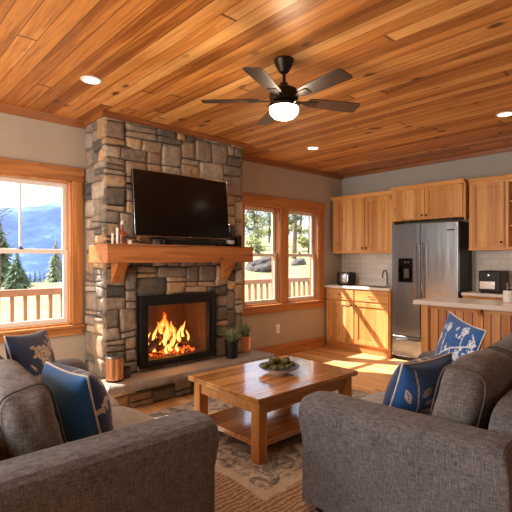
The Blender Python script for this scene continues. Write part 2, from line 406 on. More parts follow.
# windows
def window(n, x0, x1, z0, z1, casing, muntin):
    """casing: (outer x0, outer x1, top, bottom)"""
    t = bpy.data.objects.new('window_%d' % n, None); COL.objects.link(t); t.location = ((x0 + x1) / 2, WY, z0); t['kind'] = 'structure'
    t.matrix_basis = Matrix.Translation(Vector(((x0 + x1) / 2, WY, z0)))
    # jamb liners
    mb = MB(); yb = WY + T - .005; yf = WY - .001
    mb.box(x0, x0 + .018, yf, yb, z0, z1); mb.box(x1 - .018, x1, yf, yb, z0, z1); mb.box(x0, x1, yf, yb, z1 - .018, z1); mb.box(x0, x1, yf, yb, z0, z0 + .018)
    obj('window_jamb', mb, M['trimz'], t)
    a0, a1, b0, b1 = x0 + .018, x1 - .018, z0 + .018, z1 - .018
    zm = (b0 + b1) / 2 + .01
    def sash(nm, c0, c1, ya, yb, mun):
        w = .042; q = MB()
        q.box(a0, a0 + w, ya, yb, c0, c1); q.box(a1 - w, a1, ya, yb, c0, c1); q.box(a0 + w, a1 - w, ya, yb, c0, c0 + .045); q.box(a0 + w, a1 - w, ya, yb, c1 - .04, c1)
        if mun: q.box((a0 + a1) / 2 - .008, (a0 + a1) / 2 + .008, ya + .005, yb - .005, c0 + .045, c1 - .04)
        o = obj('sash', q, M['sash'], t, bevel=.003)
        g = obj('glass_pane', MB().box(a0 + w, a1 - w, (ya + yb) / 2 - .002, (ya + yb) / 2 + .002, c0 + .045, c1 - .04), M['glass'], o)
        return o
    sash('sash', b0, zm + .02, WY + .055, WY + .085, False)
    sash('sash', zm - .02, b1, WY + .09, WY + .12, muntin)
    obj('sash_lock', MB().lathe([(.02, 0), (.02, .008), (.008, .012), (.008, .022), (0, .024)], ((a0 + a1) / 2, WY + .07, zm + .02), 12).box((a0 + a1) / 2 - .03, (a0 + a1) / 2 + .005, WY + .062, WY + .074, zm + .034, zm + .043), M['bronze'], t)
    return t
w1 = window(1, *OP[0], None, True)
w2 = window(2, *OP[1], None, False)
w3 = window(3, *OP[2], None, False)
def casing(n, x0, x1, z0, z1, ox0, ox1, oz0, oz1, mull=None):
    mb = MB(); y0, y1 = WY - .022, WY
    mb.box(ox0, x0 + .006, y0, y1, z0, z1); mb.box(x1 - .006, ox1, y0, y1, z0, z1)
    if mull: mb.box(mull[0], mull[1], y0, y1, z0, z1)
    o1 = struct(obj('trim_%d' % n, mb, M['trimz'], bevel=.004))
    mb = MB(); mb.box(ox0 - .012, ox1 + .012, WY - .03, y1, z1, oz1); mb.box(ox0, ox1, WY - .02, y1, oz0, z0 - .025)
    mb.box(ox0 - .012, ox1 + .012, WY - .055, WY + .055, z0 - .025, z0)
    o2 = struct(obj('trim_%d' % (n + 1), mb, M['trimx'], bevel=.004))
casing(5, .74, 1.60, .72, 2.10, .65, 1.695, .62, 2.225)
casing(7, 3.78, 5.29, .73, 2.06, 3.69, 5.40, .615, 2.205, (4.45, 4.61))

# outlet
o = thing('wall_outlet', 'white electrical outlet plate on the beige wall under the double window', 'outlet', (4.41, WY, .38))
obj('cover_plate', MB().box(4.375, 4.445, WY - .007, WY, .32, .44), M['outlet'], o, bevel=.003)
obj('socket', MB().box(4.392, 4.428, WY - .010, WY - .006, .388, .42).box(4.392, 4.428, WY - .010, WY - .006, .34, .372), M['white'], o, bevel=.002)

# ------------------------------------------------------------------ stonework
PAL = [rgb(150, 130, 110), rgb(134, 119, 104), rgb(104, 96, 84), rgb(184, 154, 120), rgb(160, 136, 110), rgb(172, 156, 136), rgb(152, 134, 114), rgb(86, 82, 74), rgb(188, 150, 108), rgb(144, 130, 116), rgb(150, 132, 112)]
def stonewall(bm, lay, P0, U, V, N, w, h, cell, rnd, skip=None, depth=.036, maxw=6, maxh=4):
    nu, nv = max(1, round(w / cell)), max(1, round(h / cell)); cu, cv = w / nu, h / nv
    used = [[False] * nv for _ in range(nu)]
    J = {}
    def jit(i, j):
        if (i, j) not in J:
            ju = 0 if i in (0, nu) else rnd.uniform(-.2, .2) * cu
            jv = 0 if j in (0, nv) else rnd.uniform(-.27, .27) * cv
            J[(i, j)] = (i * cu + ju, j * cv + jv)
        return J[(i, j)]
    if skip:
        for i in range(nu):
            for j in range(nv):
                if skip((i + .5) * cu, (j + .5) * cv): used[i][j] = True
    for j in range(nv):
        for i in range(nu):
            if used[i][j]: continue
            hh = rnd.choice([1, 1, 2, 2, 2, 3, maxh]); ww = rnd.choice([2, 3, 3, 4, 4, 5, maxw])
            if hh == 1 and rnd.random() < .6: ww = max(ww, 4)
            if hh >= 3: ww = max(ww, 3)
            a = 0
            while a < ww and i + a < nu and not used[i + a][j]: a += 1
            # avoid slivers
            if i + a < nu and not used[i + a][j]:
                k = 0
                while i + a + k < nu and not used[i + a + k][j]: k += 1
                if k == 1: a += 1
            b = 0
            while b < hh and j + b < nv and all(not used[i + q][j + b] for q in range(a)): b += 1
            for q in range(a):
                for r in range(b): used[i + q][j + r] = True
            c = [jit(i, j), jit(i + a, j), jit(i + a, j + b), jit(i, j + b)]
            # inset
            g = .0025
            cx = sum(p[0] for p in c) / 4; cy = sum(p[1] for p in c) / 4
            c = [(p[0] + (g if p[0] < cx else -g), p[1] + (g if p[1] < cy else -g)) for p in c]
            col = PAL[rnd.randrange(len(PAL))]; br = rnd.uniform(.75, 1.15); col = tuple(x * br for x in col[:3]) + (1,)
            gu = max(4, min(12, int(a * cu / .03))); gv = max(4, min(10, int(b * cv / .03)))
            gu += 2; gv += 2
            dz = depth * rnd.uniform(.65, 1.1); sd = rnd.uniform(0, 50); tu = rnd.uniform(-.12, .12); tv = rnd.uniform(-.12, .12)
            W_, H_ = a * cu, b * cv
            def par(k, n, L):      # points bunched at the ends for steep edges
                if k == 0: return 0
                if k == n: return 1
                e = min(.35, .006 / L)
                return e + (1 - 2 * e) * (k - 1) / (n - 2)
            grid = []
            for p in range(gu + 1):
                s_ = par(p, gu, W_); row = []
                for q in range(gv + 1):
                    t_ = par(q, gv, H_)
                    # rounded corners: pull corner points in
                    su, tv2 = s_, t_
                    eu, ev = abs(2 * s_ - 1), abs(2 * t_ - 1)
                    k = .05 * (eu * ev) ** 8
                    su = .5 + (s_ - .5) * (1 - k); tv2 = .5 + (t_ - .5) * (1 - k)
                    x = (c[0][0] * (1 - su) + c[1][0] * su) * (1 - tv2) + (c[3][0] * (1 - su) + c[2][0] * su) * tv2
                    y = (c[0][1] * (1 - su) + c[1][1] * su) * (1 - tv2) + (c[3][1] * (1 - su) + c[2][1] * su) * tv2
                    edge = p in (0, gu) or q in (0, gv)
                    if edge: z = -.004
                    else:
                        z = dz * (1 - .28 * max(eu, ev) ** 8) * (1 + tu * (s_ - .5) + tv * (t_ - .5))
                        z += .008 * noise.noise(Vector((x * 14 + sd, y * 14, sd)))+ .006 * noise.noise(Vector((x * 34 + sd, y * 34, sd))) + .003 * noise.noise(Vector((x * 80 + sd, y * 80, sd)))
                    row.append(bm.verts.new(P0 + U * x + V * y + N * z))
                grid.append(row)
            for p in range(gu):
                for q in range(gv):
                    f = bm.faces.new([grid[p][q], grid[p + 1][q], grid[p + 1][q + 1], grid[p][q + 1]])
                    f.smooth = True
                    for lp in f.loops: lp[lay] = col
HZ = .26
def stone_obj(name, jobs, core, parent, seed):
    rnd = random.Random(seed); bm = bmesh.new(); lay = bm.loops.layers.float_color.new('Col')
    for j in jobs: stonewall(bm, lay, *j[:-1], rnd, **j[-1])
    me = bpy.data.meshes.new(name); bm.transform(root_matrix(parent).inverted()); bmesh.ops.recalc_face_normals(bm, faces=bm.faces[:])
    bm.to_mesh(me); bm.free(); me.materials.append(M['stone'])
    o = link(name, me, parent)
    obj('mortar_core', core, M['mortar'], o)
    return o
X, Y, Z = Vector((1, 0, 0)), Vector((0, 1, 0)), Vector((0, 0, 1))
fp = thing('fireplace', 'grey and tan stone fireplace chimney with raised hearth between the windows', 'fireplace', (2.56, 4.1, 0))
FX0, FX1, FZ0, FZ1 = 2.075, 2.987, .31, .98
core = MB()
e = .0
core.box(CX0, FX0 + .02, CY, WY, HZ, H).box(FX1 - .02, CX1, CY, WY, HZ, H).box(FX0 + .02, FX1 - .02, CY, WY, FZ1 - .02, H).box(FX0 + .02, FX1 - .02, CY, WY, HZ, FZ0 + .02)
skip = lambda x, y: FX0 < CX0 - .03 + x < FX1 and y + HZ < FZ1 and y + HZ > FZ0
stone_obj('chimney_stonework', [
    (Vector((CX0 - .03, CY, HZ)), X, Z, -Y, CX1 - CX0 + .06, H - HZ, .056, dict(skip=skip)),
    (Vector((CX0, WY, HZ)), -Y, Z, -X, WY - CY + .03, H - HZ, .055, dict(maxw=4)),
    (Vector((CX1, CY - .03, HZ)), Y, Z, X, WY - CY + .03, H - HZ, .055, dict(maxw=4))], core, fp, 11)
# hearth: slab with rough edge, stone base
bm = bmesh.new(); nx = 60
def hearth_slab():
    x0, x1, y0, y1, z0, z1 = 1.63, 3.62, 3.61, WY - .003, .18, HZ
    pts = []
    n = 90
    def edge(a, b, k):
        return [(a[0] + (b[0] - a[0]) * i / k, a[1] + (b[1] - a[1]) * i / k) for i in range(k)]
    per = edge((x0, y1), (x0, y0), 16) + edge((x0, y0), (x1, y0), 70) + edge((x1, y0), (x1, y1), 16) + edge((x1, y1), (x0, y1), 4)
    rings = []
    for (zz, ins) in ((z0, .018), (z0 + .015, .0), (z0 + .04, -.006), (z1 - .012, .0), (z1, .012), (z1, .05)):
        ring = []
        for i, (x, y) in enumerate(per):
            k = 0 if y > y1 - .001 else noise.noise(Vector((x * 9, y * 9, zz * 22))) * .014 + noise.noise(Vector((x * 30, y * 30, zz * 50))) * .005
            dx = (x0 + x1) / 2 - x; dy = y1 - y
            ix = (1 if x < (x0 + x1) / 2 else -1) * (ins + k) if abs(abs(dx) - (x1 - x0) / 2) < .02 else 0
            iy = (ins + k) if abs(y - y0) < .001 else 0
            ring.append(bm.verts.new((x + ix, y + iy, zz)))
        rings.append(ring)
    L = len(per)
    for a, b in zip(rings[:-1], rings[1:]):
        for i in range(L): bm.faces.new([a[i], a[(i + 1) % L], b[(i + 1) % L], b[i]])
    bm.faces.new(rings[-1]); bm.faces.new(rings[0][::-1])
hearth_slab()
obj('hearth_slab', bm, M['slab'], fp, smooth=40)
stone_obj('hearth_base', [
    (Vector((1.70, 3.74, 0)), X, Z, -Y, 1.85, .182, .06, dict(maxw=6, maxh=3)),
    (Vector((1.72, WY, 0)), -Y, Z, -X, WY - 3.73, .182, .06, dict(maxh=3)),
    (Vector((3.54, 3.73, 0)), Y, Z, X, WY - 3.73, .182, .06, dict(maxh=3))], MB().box(1.72, 3.54, 3.74, WY, 0, .182), fp, 5)
# firebox insert
ins = MB(); yf = CY - .065
def ringbox(mb, x0, x1, z0, z1, w, y0, y1):
    mb.box(x0, x0 + w, y0, y1, z0, z1).box(x1 - w, x1, y0, y1, z0, z1).box(x0 + w, x1 - w, y0, y1, z1 - w, z1).box(x0 + w, x1 - w, y0, y1, z0, z0 + w); return mb
obj('surround_frame', ringbox(MB(), FX0, FX1, FZ0 - .018, FZ1, .05, yf, CY + .04), M['black'], fp, bevel=.004)
dr = obj('firebox_door', ringbox(MB(), FX0 + .05, FX1 - .05, FZ0 + .005, FZ1 - .05, .042, yf + .015, CY + .02), M['black'], fp, bevel=.004)
obj('door_glass', MB().box(FX0 + .09, FX1 - .09, CY - .028, CY - .022, FZ0 + .045, FZ1 - .09), M['fglass'], dr)
bx = MB()
bx.box(FX0 + .02, FX1 - .02, WY - .04, WY - .02, FZ0, FZ1 - .02)
bx.prism([(FX0 + .02, CY + .03, FZ0), (FX0 + .05, CY + .03, FZ0), (FX0 + .13, WY - .04, FZ0), (FX0 + .02, WY - .04, FZ0)], (0, 0, FZ1 - .02 - FZ0))
bx.prism([(FX1 - .02, CY + .03, FZ0), (FX1 - .05, CY + .03, FZ0), (FX1 - .13, WY - .04, FZ0), (FX1 - .02, WY - .04, FZ0)], (0, 0, FZ1 - .02 - FZ0))
bx.box(FX0 + .02, FX1 - .02, CY + .02, WY - .03, FZ0 + .0, FZ0 + .04)
bx.box(FX0 + .02, FX1 - .02, CY + .02, WY - .03, FZ1 - .04, FZ1 - .02)
obj('firebox_lining', bx, M['brick'], fp)
# fire
fz = FZ0 + .04
def log(p, q, r, label, seed):
    rnd = random.Random(seed); P = Vector(p); Q = Vector(q); n = 9; m = MB()
    pts = [P.lerp(Q, i / (n - 1)) + Vector((rnd.uniform(-1, 1), rnd.uniform(-1, 1), rnd.uniform(-.6, .6))) * r * .10 for i in range(n)]
    m.tube(pts, [r * (.9 + .2 * rnd.random()) for _ in pts], 10)
    o = obj('firewood_log', m, M['log'], smooth=50); tag(o, label, 'log', 'burning logs in the firebox'); origin(o, tuple(P)); return o
log((2.24, 4.04, fz + .075), (2.48, 4.13, fz + .225), .04, 'burning log leaning up from the left end of the firebox', 1)
log((2.46, 4.17, fz + .16), (2.80, 4.10, fz + .095), .045, 'burning log sloping down to the right side of the firebox', 2)
log((2.25, 4.19, fz + .04), (2.77, 4.21, fz + .04), .04, 'low charred log lying across the back of the fire', 3)
m = MB(); rnd = random.Random(4)
for i in range(130):
    r = rnd.uniform(.01, .024); x = rnd.uniform(2.30, 2.78); y = rnd.uniform(4.0, 4.14)
    m.lathe([(0, -r), (r * .8, -r * .5), (r, 0), (r * .7, r * .6), (0, r * .9)], (x, y, fz + r * .5 + rnd.uniform(0, .03)), 6)
tag(obj('embers', m, M['ember']), 'glowing red embers heaped under the burning logs', 'embers', kind='stuff')
def flame(mb, x, y, z, h, r, seed):
    n = 14; rnd = random.Random(seed); ph = rnd.uniform(0, 6); rings = []; k = 12
    for i in range(n + 1):
        s = i / n; rr = r * (math.sin(min(1, s * 1.9 + .16) * PI * .5) * (1 - s) ** .8 + .002)
        rr *= 1 + .25 * math.sin(ph * 2 + s * 11)
        ox = r * .9 * math.sin(ph + s * 5.0) * s; oy = r * .4 * math.cos(ph + s * 4) * s
        rings.append([mb.bm.verts.new((x + ox + rr * math.cos(2 * PI * j / k) * (1 + .2 * math.sin(3 * 2 * PI * j / k + ph + s * 4)), y + oy + rr * .7 * math.sin(2 * PI * j / k), z + h * s)) for j in range(k)])
    for a, b in zip(rings[:-1], rings[1:]):
        for j in range(k): mb.bm.faces.new([a[j], a[(j + 1) % k], b[(j + 1) % k], b[j]])
m = MB()
for i, (x, y, z, h, r) in enumerate([(2.46, 4.08, .10, .38, .06), (2.52, 4.12, .16, .31, .055), (2.41, 4.10, .12, .28, .045), (2.56, 4.09, .08, .22, .045), (2.47, 4.16, .2, .30, .06),
        (2.28, 4.10, .04, .24, .045), (2.235, 4.08, .02, .17, .035), (2.33, 4.07, .04, .20, .04), (2.21, 4.12, .03, .26, .03),
        (2.64, 4.09, .12, .20, .04), (2.71, 4.12, .12, .25, .035), (2.74, 4.08, .1, .17, .03), (2.60, 4.15, .14, .24, .04), (2.38, 4.15, .1, .24, .04),
        (2.50, 4.03, .02, .16, .04), (2.44, 4.02, .02, .12, .03), (2.57, 4.02, .02, .11, .03)]):
    flame(m, x, y, fz + z * .9, h * .88, r, i + 20)
tag(obj('flames', m, M['flame'], smooth=180), 'bright orange flames rising from the logs in the fireplace', 'fire', kind='stuff')

# mantel
mt = thing('mantel_shelf', 'thick orange-brown wooden mantel beam across the stone chimney', 'mantel', (2.54, 3.9, 1.31))
MX0, MX1, MY = 1.66, 3.36, 3.70
obj('beam', MB().box(MX0, MX1, MY, CY - .045, 1.315, 1.475).box(MX0, CX0 - .045, CY - .045, 4.10, 1.315, 1.475), M['mantel'], mt, bevel=.006)
obj('beam_cap', MB().box(MX0 - .012, MX1 + .012, MY - .014, CY - .045, 1.475, 1.483), M['mantel'], mt)
for x in (1.79, 3.06):
    obj('bracket', MB().prism([(x, CY - .04, 1.315), (x, MY + .06, 1.315), (x, MY + .10, 1.27), (x, CY - .05, 1.13), (x, CY - .04, 1.13)], (.105, 0, 0)), M['mantelb'], mt, bevel=.004)
MZ = 1.483
# TV
tv = thing('television', 'large black flat television mounted on the stone chimney above the mantel', 'television', (2.55, 3.83, 1.56))
def tvpt(x, s, off): # s 0 bottom..1 top
    return (x, 3.80 + .055 * s + off, 1.565 + .635 * s)
def slab4(x0, x1, s0, s1, o0, o1):
    m = MB(); v = [m.bm.verts.new(tvpt(x, s, o)) for o in (o0, o1) for (x, s) in ((x0, s0), (x1, s0), (x1, s1), (x0, s1))]
    for f in ((3, 2, 1, 0), (4, 5, 6, 7), (0, 1, 5, 4), (1, 2, 6, 5), (2, 3, 7, 6), (3, 0, 4, 7)): m.bm.faces.new([v[i] for i in f])
    return m
obj('tv_body', slab4(1.975, 3.10, 0, 1, 0, .035), M['black'], tv, bevel=.004)
obj('screen', slab4(1.985, 3.09, .018, .99, -.002, 0), M['screen'], tv)
m = MB(); a = tvpt(1.973, 0, -.002); b = tvpt(3.102, 0, -.002); c = tvpt(3.102, 1, -.002); d = tvpt(1.973, 1, -.002)
obj('bezel', m.tube([a, b, c, d], .004, 6, True), M['chrome'], tv)
obj('logo_plate', slab4(2.56, 2.60, .003, .013, -.005, -.001), M['chrome'], tv)
obj('wall_mount', MB().box(2.35, 2.75, 3.87, CY - .03, 1.72, 2.0), M['black'], tv)
sb = thing('soundbar', 'long low black soundbar on the mantel below the television', 'soundbar', (2.6, 3.78, MZ))
obj('housing', MB().box(2.24, 2.98, 3.745, 3.815, MZ + .012, MZ + .055), M['black'], sb, bevel=.01, seg=3)
obj('grille', MB().box(2.27, 2.95, 3.742, 3.746, MZ + .018, MZ + .048), M['blackgloss'], sb)
for x in (2.30, 2.90): obj('foot', MB().box(x, x + .04, 3.755, 3.805, MZ, MZ + .014), M['black'], sb)

# things on the mantel
def lathe_obj(name, prof, loc, mat, parent=None, n=20, sm=50, mod=None):
    o = obj(name, MB().lathe(prof, loc, n, mod), mat, parent, smooth=sm); return o
t_ = thing('decanter', 'amber glass bottle with slim neck and pale stopper at left of the mantel', 'bottle', (1.835, 3.78, MZ))
lathe_obj('bottle_body', [(.030, 0), (.034, .008), (.034, .085), (.028, .105), (.012, .13), (.010, .165), (.014, .168), (.014, .176), (0, .178)], (1.835, 3.78, MZ), M['amber'], t_)
lathe_obj('label', [(.0345, .02), (.0345, .07)], (1.835, 3.78, MZ), M['brownpl'], t_)
lathe_obj('stopper', [(.009, .176), (.012, .182), (.012, .20), (.007, .212), (0, .214)], (1.835, 3.78, MZ), M['candle'], t_)
def candle(x, y, r, h, label):
    t_ = thing('pillar_candle', label, 'candle', (x, y, MZ), group='candles on the mantel')
    lathe_obj('wax', [(r, 0), (r, h - .004), (r * .9, h), (r * .5, h - .004), (0, h - .005)], (x, y, MZ), M['candle'], t_)
    obj('wick', MB().tube([(x, y, MZ + h - .006), (x + .001, y, MZ + h + .006)], .0015, 6), M['black'], t_)
candle(1.755, 3.80, .011, .098, 'short thin cream candle, leftmost on the mantel')
candle(1.783, 3.765, .012, .145, 'taller slim cream candle touching the amber bottle on the mantel')
t_ = thing('small_mug', 'tiny white mug just right of the amber bottle on the mantel', 'mug', (1.905, 3.765, MZ))
lathe_obj('mug_body', [(.014, 0), (.018, .004), (.019, .036), (.016, .036), (.014, .006), (0, .005)], (1.905, 3.765, MZ), M['white'], t_)
obj('mug_handle', MB().tube([(1.888, 3.762, MZ + .03), (1.877, 3.76, MZ + .026), (1.875, 3.76, MZ + .017), (1.888, 3.762, MZ + .01)], .003, 6), M['white'], t_)
t_ = thing('wine_bottle', 'black long-necked bottle with small pale label on right of mantel', 'bottle', (3.11, 3.80, MZ))
lathe_obj('bottle_body', [(.040, 0), (.046, .01), (.047, .075), (.040, .105), (.018, .14), (.012, .165), (.012, .215), (.015, .218), (.015, .232), (0, .233)], (3.11, 3.80, MZ), M['winegl'], t_)
obj('label', MB().lathe([(.0478, .03), (.0478, .07)], (3.11, 3.80, MZ), 24), M['label'], t_)
t_ = thing('dark_jar', 'squat dark jar with lid standing right of the black bottle', 'jar', (3.215, 3.79, MZ))
lathe_obj('jar_body', [(.038, 0), (.042, .006), (.042, .10), (.036, .115)], (3.215, 3.79, MZ), M['winegl'], t_)
lathe_obj('jar_lid', [(.038, .112), (.038, .128), (.01, .132), (.01, .14), (0, .142)], (3.215, 3.79, MZ), M['bronze'], t_)

# hearth objects
cl = (1.775, 3.80, HZ)
t_ = thing('canister', 'copper ribbed canister with ring-pull lid on left of the stone hearth', 'canister', cl)
lathe_obj('canister_body', [(.066, 0), (.070, .004), (.076, .012), (.076, .205), (.070, .21), (0, .21)], cl, M['copper'], t_, n=120, sm=30, mod=lambda a: 1 - .05 * (math.sin(a * 12) > 0))
lathe_obj('base_ring', [(.078, .0), (.080, .003), (.080, .014), (.074, .016)], cl, M['bronze'], t_, n=40)
lathe_obj('canister_lid', [(.077, .206), (.077, .216), (.07, .220), (0, .222)], cl, M['chrome'], t_, n=40)
obj('lid_ring', MB().tube([(cl[0] + .02 * math.cos(k * PI / 6), cl[1], cl[2] + .24 + .018 * math.sin(k * PI / 6)) for k in range(12)], .003, 6, True), M['bronze'], t_)
vl = (1.90, 3.83, HZ)
t_ = thing('votive_jar', 'small grey-brown jar on the hearth right beside the copper canister', 'jar', vl)
lathe_obj('jar_body', [(.036, 0), (.042, .01), (.044, .05), (.038, .085), (.034, .088), (.03, .06), (0, .058)], vl, M['boulder'], t_)
lathe_obj('jar_rim', [(.034, .086), (.040, .088), (.040, .096), (.033, .096)], vl, M['bronze'], t_)

def blade_leaf(mb, base, az, lean, L, w, curl, n=6):
    d = Vector((math.cos(az), math.sin(az), 0)); s = Vector((-math.sin(az), math.cos(az), 0)); prev = None; p = Vector(base); a = lean
    for i in range(n + 1):
        f = i / n; ww = w * (1 - f ** 1.6) * (.6 + .8 * min(1, f * 4) * .5) + .0004
        nrm = (d * -math.cos(a) + Z * math.sin(a))
        cur = [mb.bm.verts.new(p + s * ww), mb.bm.verts.new(p - nrm * ww * .35), mb.bm.verts.new(p - s * ww), mb.bm.verts.new(p + nrm * ww * .12)]
        if prev:
            for k in range(4): mb.bm.faces.new([prev[k], prev[(k + 1) % 4], cur[(k + 1) % 4], cur[k]])
        prev = cur
        p = p + (d * math.sin(a) + Z * math.cos(a)) * (L / n); a += curl / n
def plant(name, label, loc, pm, kind):
    t_ = thing(name, label, 'potted plant', loc); x, y, z = loc; rnd = random.Random(9 if kind else 3)
    if kind == 0:
        lathe_obj('pot', [(.058, 0), (.062, .01), (.078, .175), (.084, .178), (.084, .195), (.074, .195), (.072, .165), (0, .165)], loc, pm, t_, n=28)
        top = z + .165
    else:
        lathe_obj('pot', [(.056, 0), (.058, .006), (.068, .19), (.062, .19), (.060, .17), (0, .17)], loc, pm, t_, n=96, sm=30, mod=lambda a: 1 - .03 * (math.sin(a * 16) > 0))
        top = z + .17
    obj('soil', MB().lathe([(.062, 0), (.04, .008), (0, .012)], (x, y, top - .006 + .006), 16), M['soil'], t_)
    m = MB()
    if kind == 0:
        for i in range(110): blade_leaf(m, (x + rnd.uniform(-.03, .03), y + rnd.uniform(-.03, .03), top), rnd.uniform(0, 2 * PI), rnd.uniform(.05, .8), rnd.uniform(.13, .23), .007, rnd.uniform(.2, 1.0))
    else:
        for i in range(34): blade_leaf(m, (x + rnd.uniform(-.015, .015), y + rnd.uniform(-.015, .015), top), i * 2.4, .08 + .75 * (i / 34), rnd.uniform(.15, .20), .013, -.12)
    obj('leaves', m, M['leaf2'] if kind == 0 else M['leaf'], t_, smooth=60)
plant('potted_grass', 'feathery green plant in a black pot on the hearth by the chimney corner', (3.13, 3.80, HZ), M['black'], 0)
plant('potted_succulent', 'spiky green succulent in a ribbed copper pot at right end of hearth', (3.44, 3.93, HZ), M['copper'], 1)

# ------------------------------------------------------------------ puffy shapes
def puffy(w, d, h, n=12, p=5.0, puff=.12, seed=0, wr=.006, crease=None):
    """rounded cushion block centred at origin"""
    bm = bmesh.new(); bmesh.ops.create_cube(bm, size=2)
    bmesh.ops.subdivide_edges(bm, edges=bm.edges[:], cuts=n, use_grid_fill=True)
    for v in bm.verts:
        a, b, c = v.co
        nn = (abs(a) ** p + abs(b) ** p + abs(c) ** p) ** (1 / p)
        a, b, c = a / nn, b / nn, c / nn
        fa, fb, fc = 1 - a * a, 1 - b * b, 1 - c * c
        x = a * (w / 2) * (1 + puff * .35 * fb * fc); y = b * (d / 2) * (1 + puff * .5 * fa * fc); z = c * (h / 2) * (1 + puff * fa * fb)
        q = Vector((x, y, z)); nz = noise.noise(q * 7 + Vector((seed, 0, 0))) * wr + noise.noise(q * 18 + Vector((0, seed, 0))) * wr * .4
        v.co = q * (1 + nz / max(.05, q.length))
    return bm
def xf(bm, loc, rx=0, ry=0, rz=0):
    bm.transform(Matrix.Translation(Vector(loc)) @ Matrix.Rotation(rz, 4, 'Z') @ Matrix.Rotation(ry, 4, 'Y') @ Matrix.Rotation(rx, 4, 'X')); return bm

AW, AH, SD = .24, .62, 1.0
BCY = .295
def sofa(name, label, L, loc, rz, seeds):
    """local: +y is the front, x along the length, origin at the rear left corner on the floor"""
    t = thing(name, label, 'sofa', loc, rz); I = dict(local=True)
    hw = L / 2
    def lb(m): return m
    # base rail
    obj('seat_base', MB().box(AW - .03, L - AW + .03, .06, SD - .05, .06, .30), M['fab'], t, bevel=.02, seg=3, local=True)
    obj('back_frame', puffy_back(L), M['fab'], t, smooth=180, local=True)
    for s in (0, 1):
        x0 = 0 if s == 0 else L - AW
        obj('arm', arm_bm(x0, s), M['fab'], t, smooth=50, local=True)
    sw = (L - 2 * AW) / 2
    for k in range(2):
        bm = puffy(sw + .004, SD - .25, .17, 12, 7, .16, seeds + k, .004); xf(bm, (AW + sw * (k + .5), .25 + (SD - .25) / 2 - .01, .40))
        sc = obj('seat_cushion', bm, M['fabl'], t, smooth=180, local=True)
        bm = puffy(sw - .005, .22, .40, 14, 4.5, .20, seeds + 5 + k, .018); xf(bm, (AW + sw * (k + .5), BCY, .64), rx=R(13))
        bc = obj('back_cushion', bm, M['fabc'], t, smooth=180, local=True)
        # piping round both end faces
        for e in (-1, 1):
            pts = []
            for q in range(40):
                a = 2 * PI * q / 40; ca, sa = math.cos(a), math.sin(a); nn = (abs(ca) ** 4.5 + abs(sa) ** 4.5) ** (1 / 4.5)
                pts.append(Vector((e * (sw / 2 - .045), ca / nn * .107, sa / nn * .197)))
            mm = MB().tube(pts, .0045, 6, True); xf(mm.bm, (AW + sw * (k + .5), BCY, .64), rx=R(13))
            obj('piping', mm, M['piping'], bc, smooth=180, local=True)
    for (x, y, zb) in ((.06, SD - .08, .0108), (L - .06, SD - .08, .0108), (.06, .08, 0), (L - .06, .08, 0)):
        obj('foot', MB().lathe([(.022, zb), (.032, .062)], (x, y, 0), 14), M['foot'], t, smooth=40, local=True)
    return t
def puffy_back(L):
    bm = puffy(L - 2 * AW + .10, .16, .62, 14, 7, .04, 3, .003); xf(bm, (L / 2, .085, .40), rx=R(4)); return bm
def arm_bm(x0, s):
    """padded arm: flat panel below, rolled pad on top with rounded front"""
    bm = bmesh.new(); y0, y1 = 0.0, SD
    n = 28; out = []
    # cross section in x,z: half widths by height
    prof = [(0.0, .055), (.0, .20), (.0, .38), (.004, .44), (.008, .49), (.006, .54), (-.006, .578), (-.03, .601), (-.07, .611)]
    cs = []
    for e, z in prof: cs.append((AW + e, z))
    sec = [(AW + e, z) for e, z in prof] + [(-e, z) for e, z in prof[::-1]]
    ys = [(0.0, .80, 0), (.01, .93, 0), (.04, 1.0, 0), (.2, 1, 0), (.4, 1, 0), (.6, 1, 0), (.8, 1, 0), (.92, 1, 0), (.955, .985, 1), (.98, .93, 1), (.995, .84, 1), (1.0, .70, 1)]
    rings = []
    for (f, k, fr) in ys:
        ring = []
        for (x, z) in sec:
            xc = AW / 2; xx = xc + (x - xc) * (1 - (1 - k) * .28); 
            zz = z if z < .3 else .3 + (z - .3) * (1 - (1 - k) * .22)
            bul = 0
            if fr and z > .40: bul = .022 * math.sin(min(1, (z - .40) / .15) * PI / 2)
            yy = y0 + (y1 - y0) * f + bul * (f - .9) / .1 
            if fr == 0 and f < .05 and z > .5: yy += .02 * (z - .5) / .12
            ring.append(bm.verts.new((x0 + xx, yy, zz)))
        rings.append(ring)
    m = len(sec)
    for a, b in zip(rings[:-1], rings[1:]):
        for i in range(m): bm.faces.new([a[i], a[(i + 1) % m], b[(i + 1) % m], b[i]])
    bm.faces.new(rings[0][::-1]); bm.faces.new(rings[-1])
    return bm
RUGZ = .012
# left sofa faces +X : local +y -> +X  => rz = -90deg ; local x -> -Y
SL1 = 1.80
s1 = sofa('sofa', 'grey sofa at left with back to the side, navy pillows, beside the hearth', SL1, (.265, 3.45, 0), -PI / 2, 10)
SL2 = 1.75
s2 = sofa('sofa', 'grey fabric sofa at right in front of the kitchen island', SL2, (1.87, .602, 0), R(4), 40)

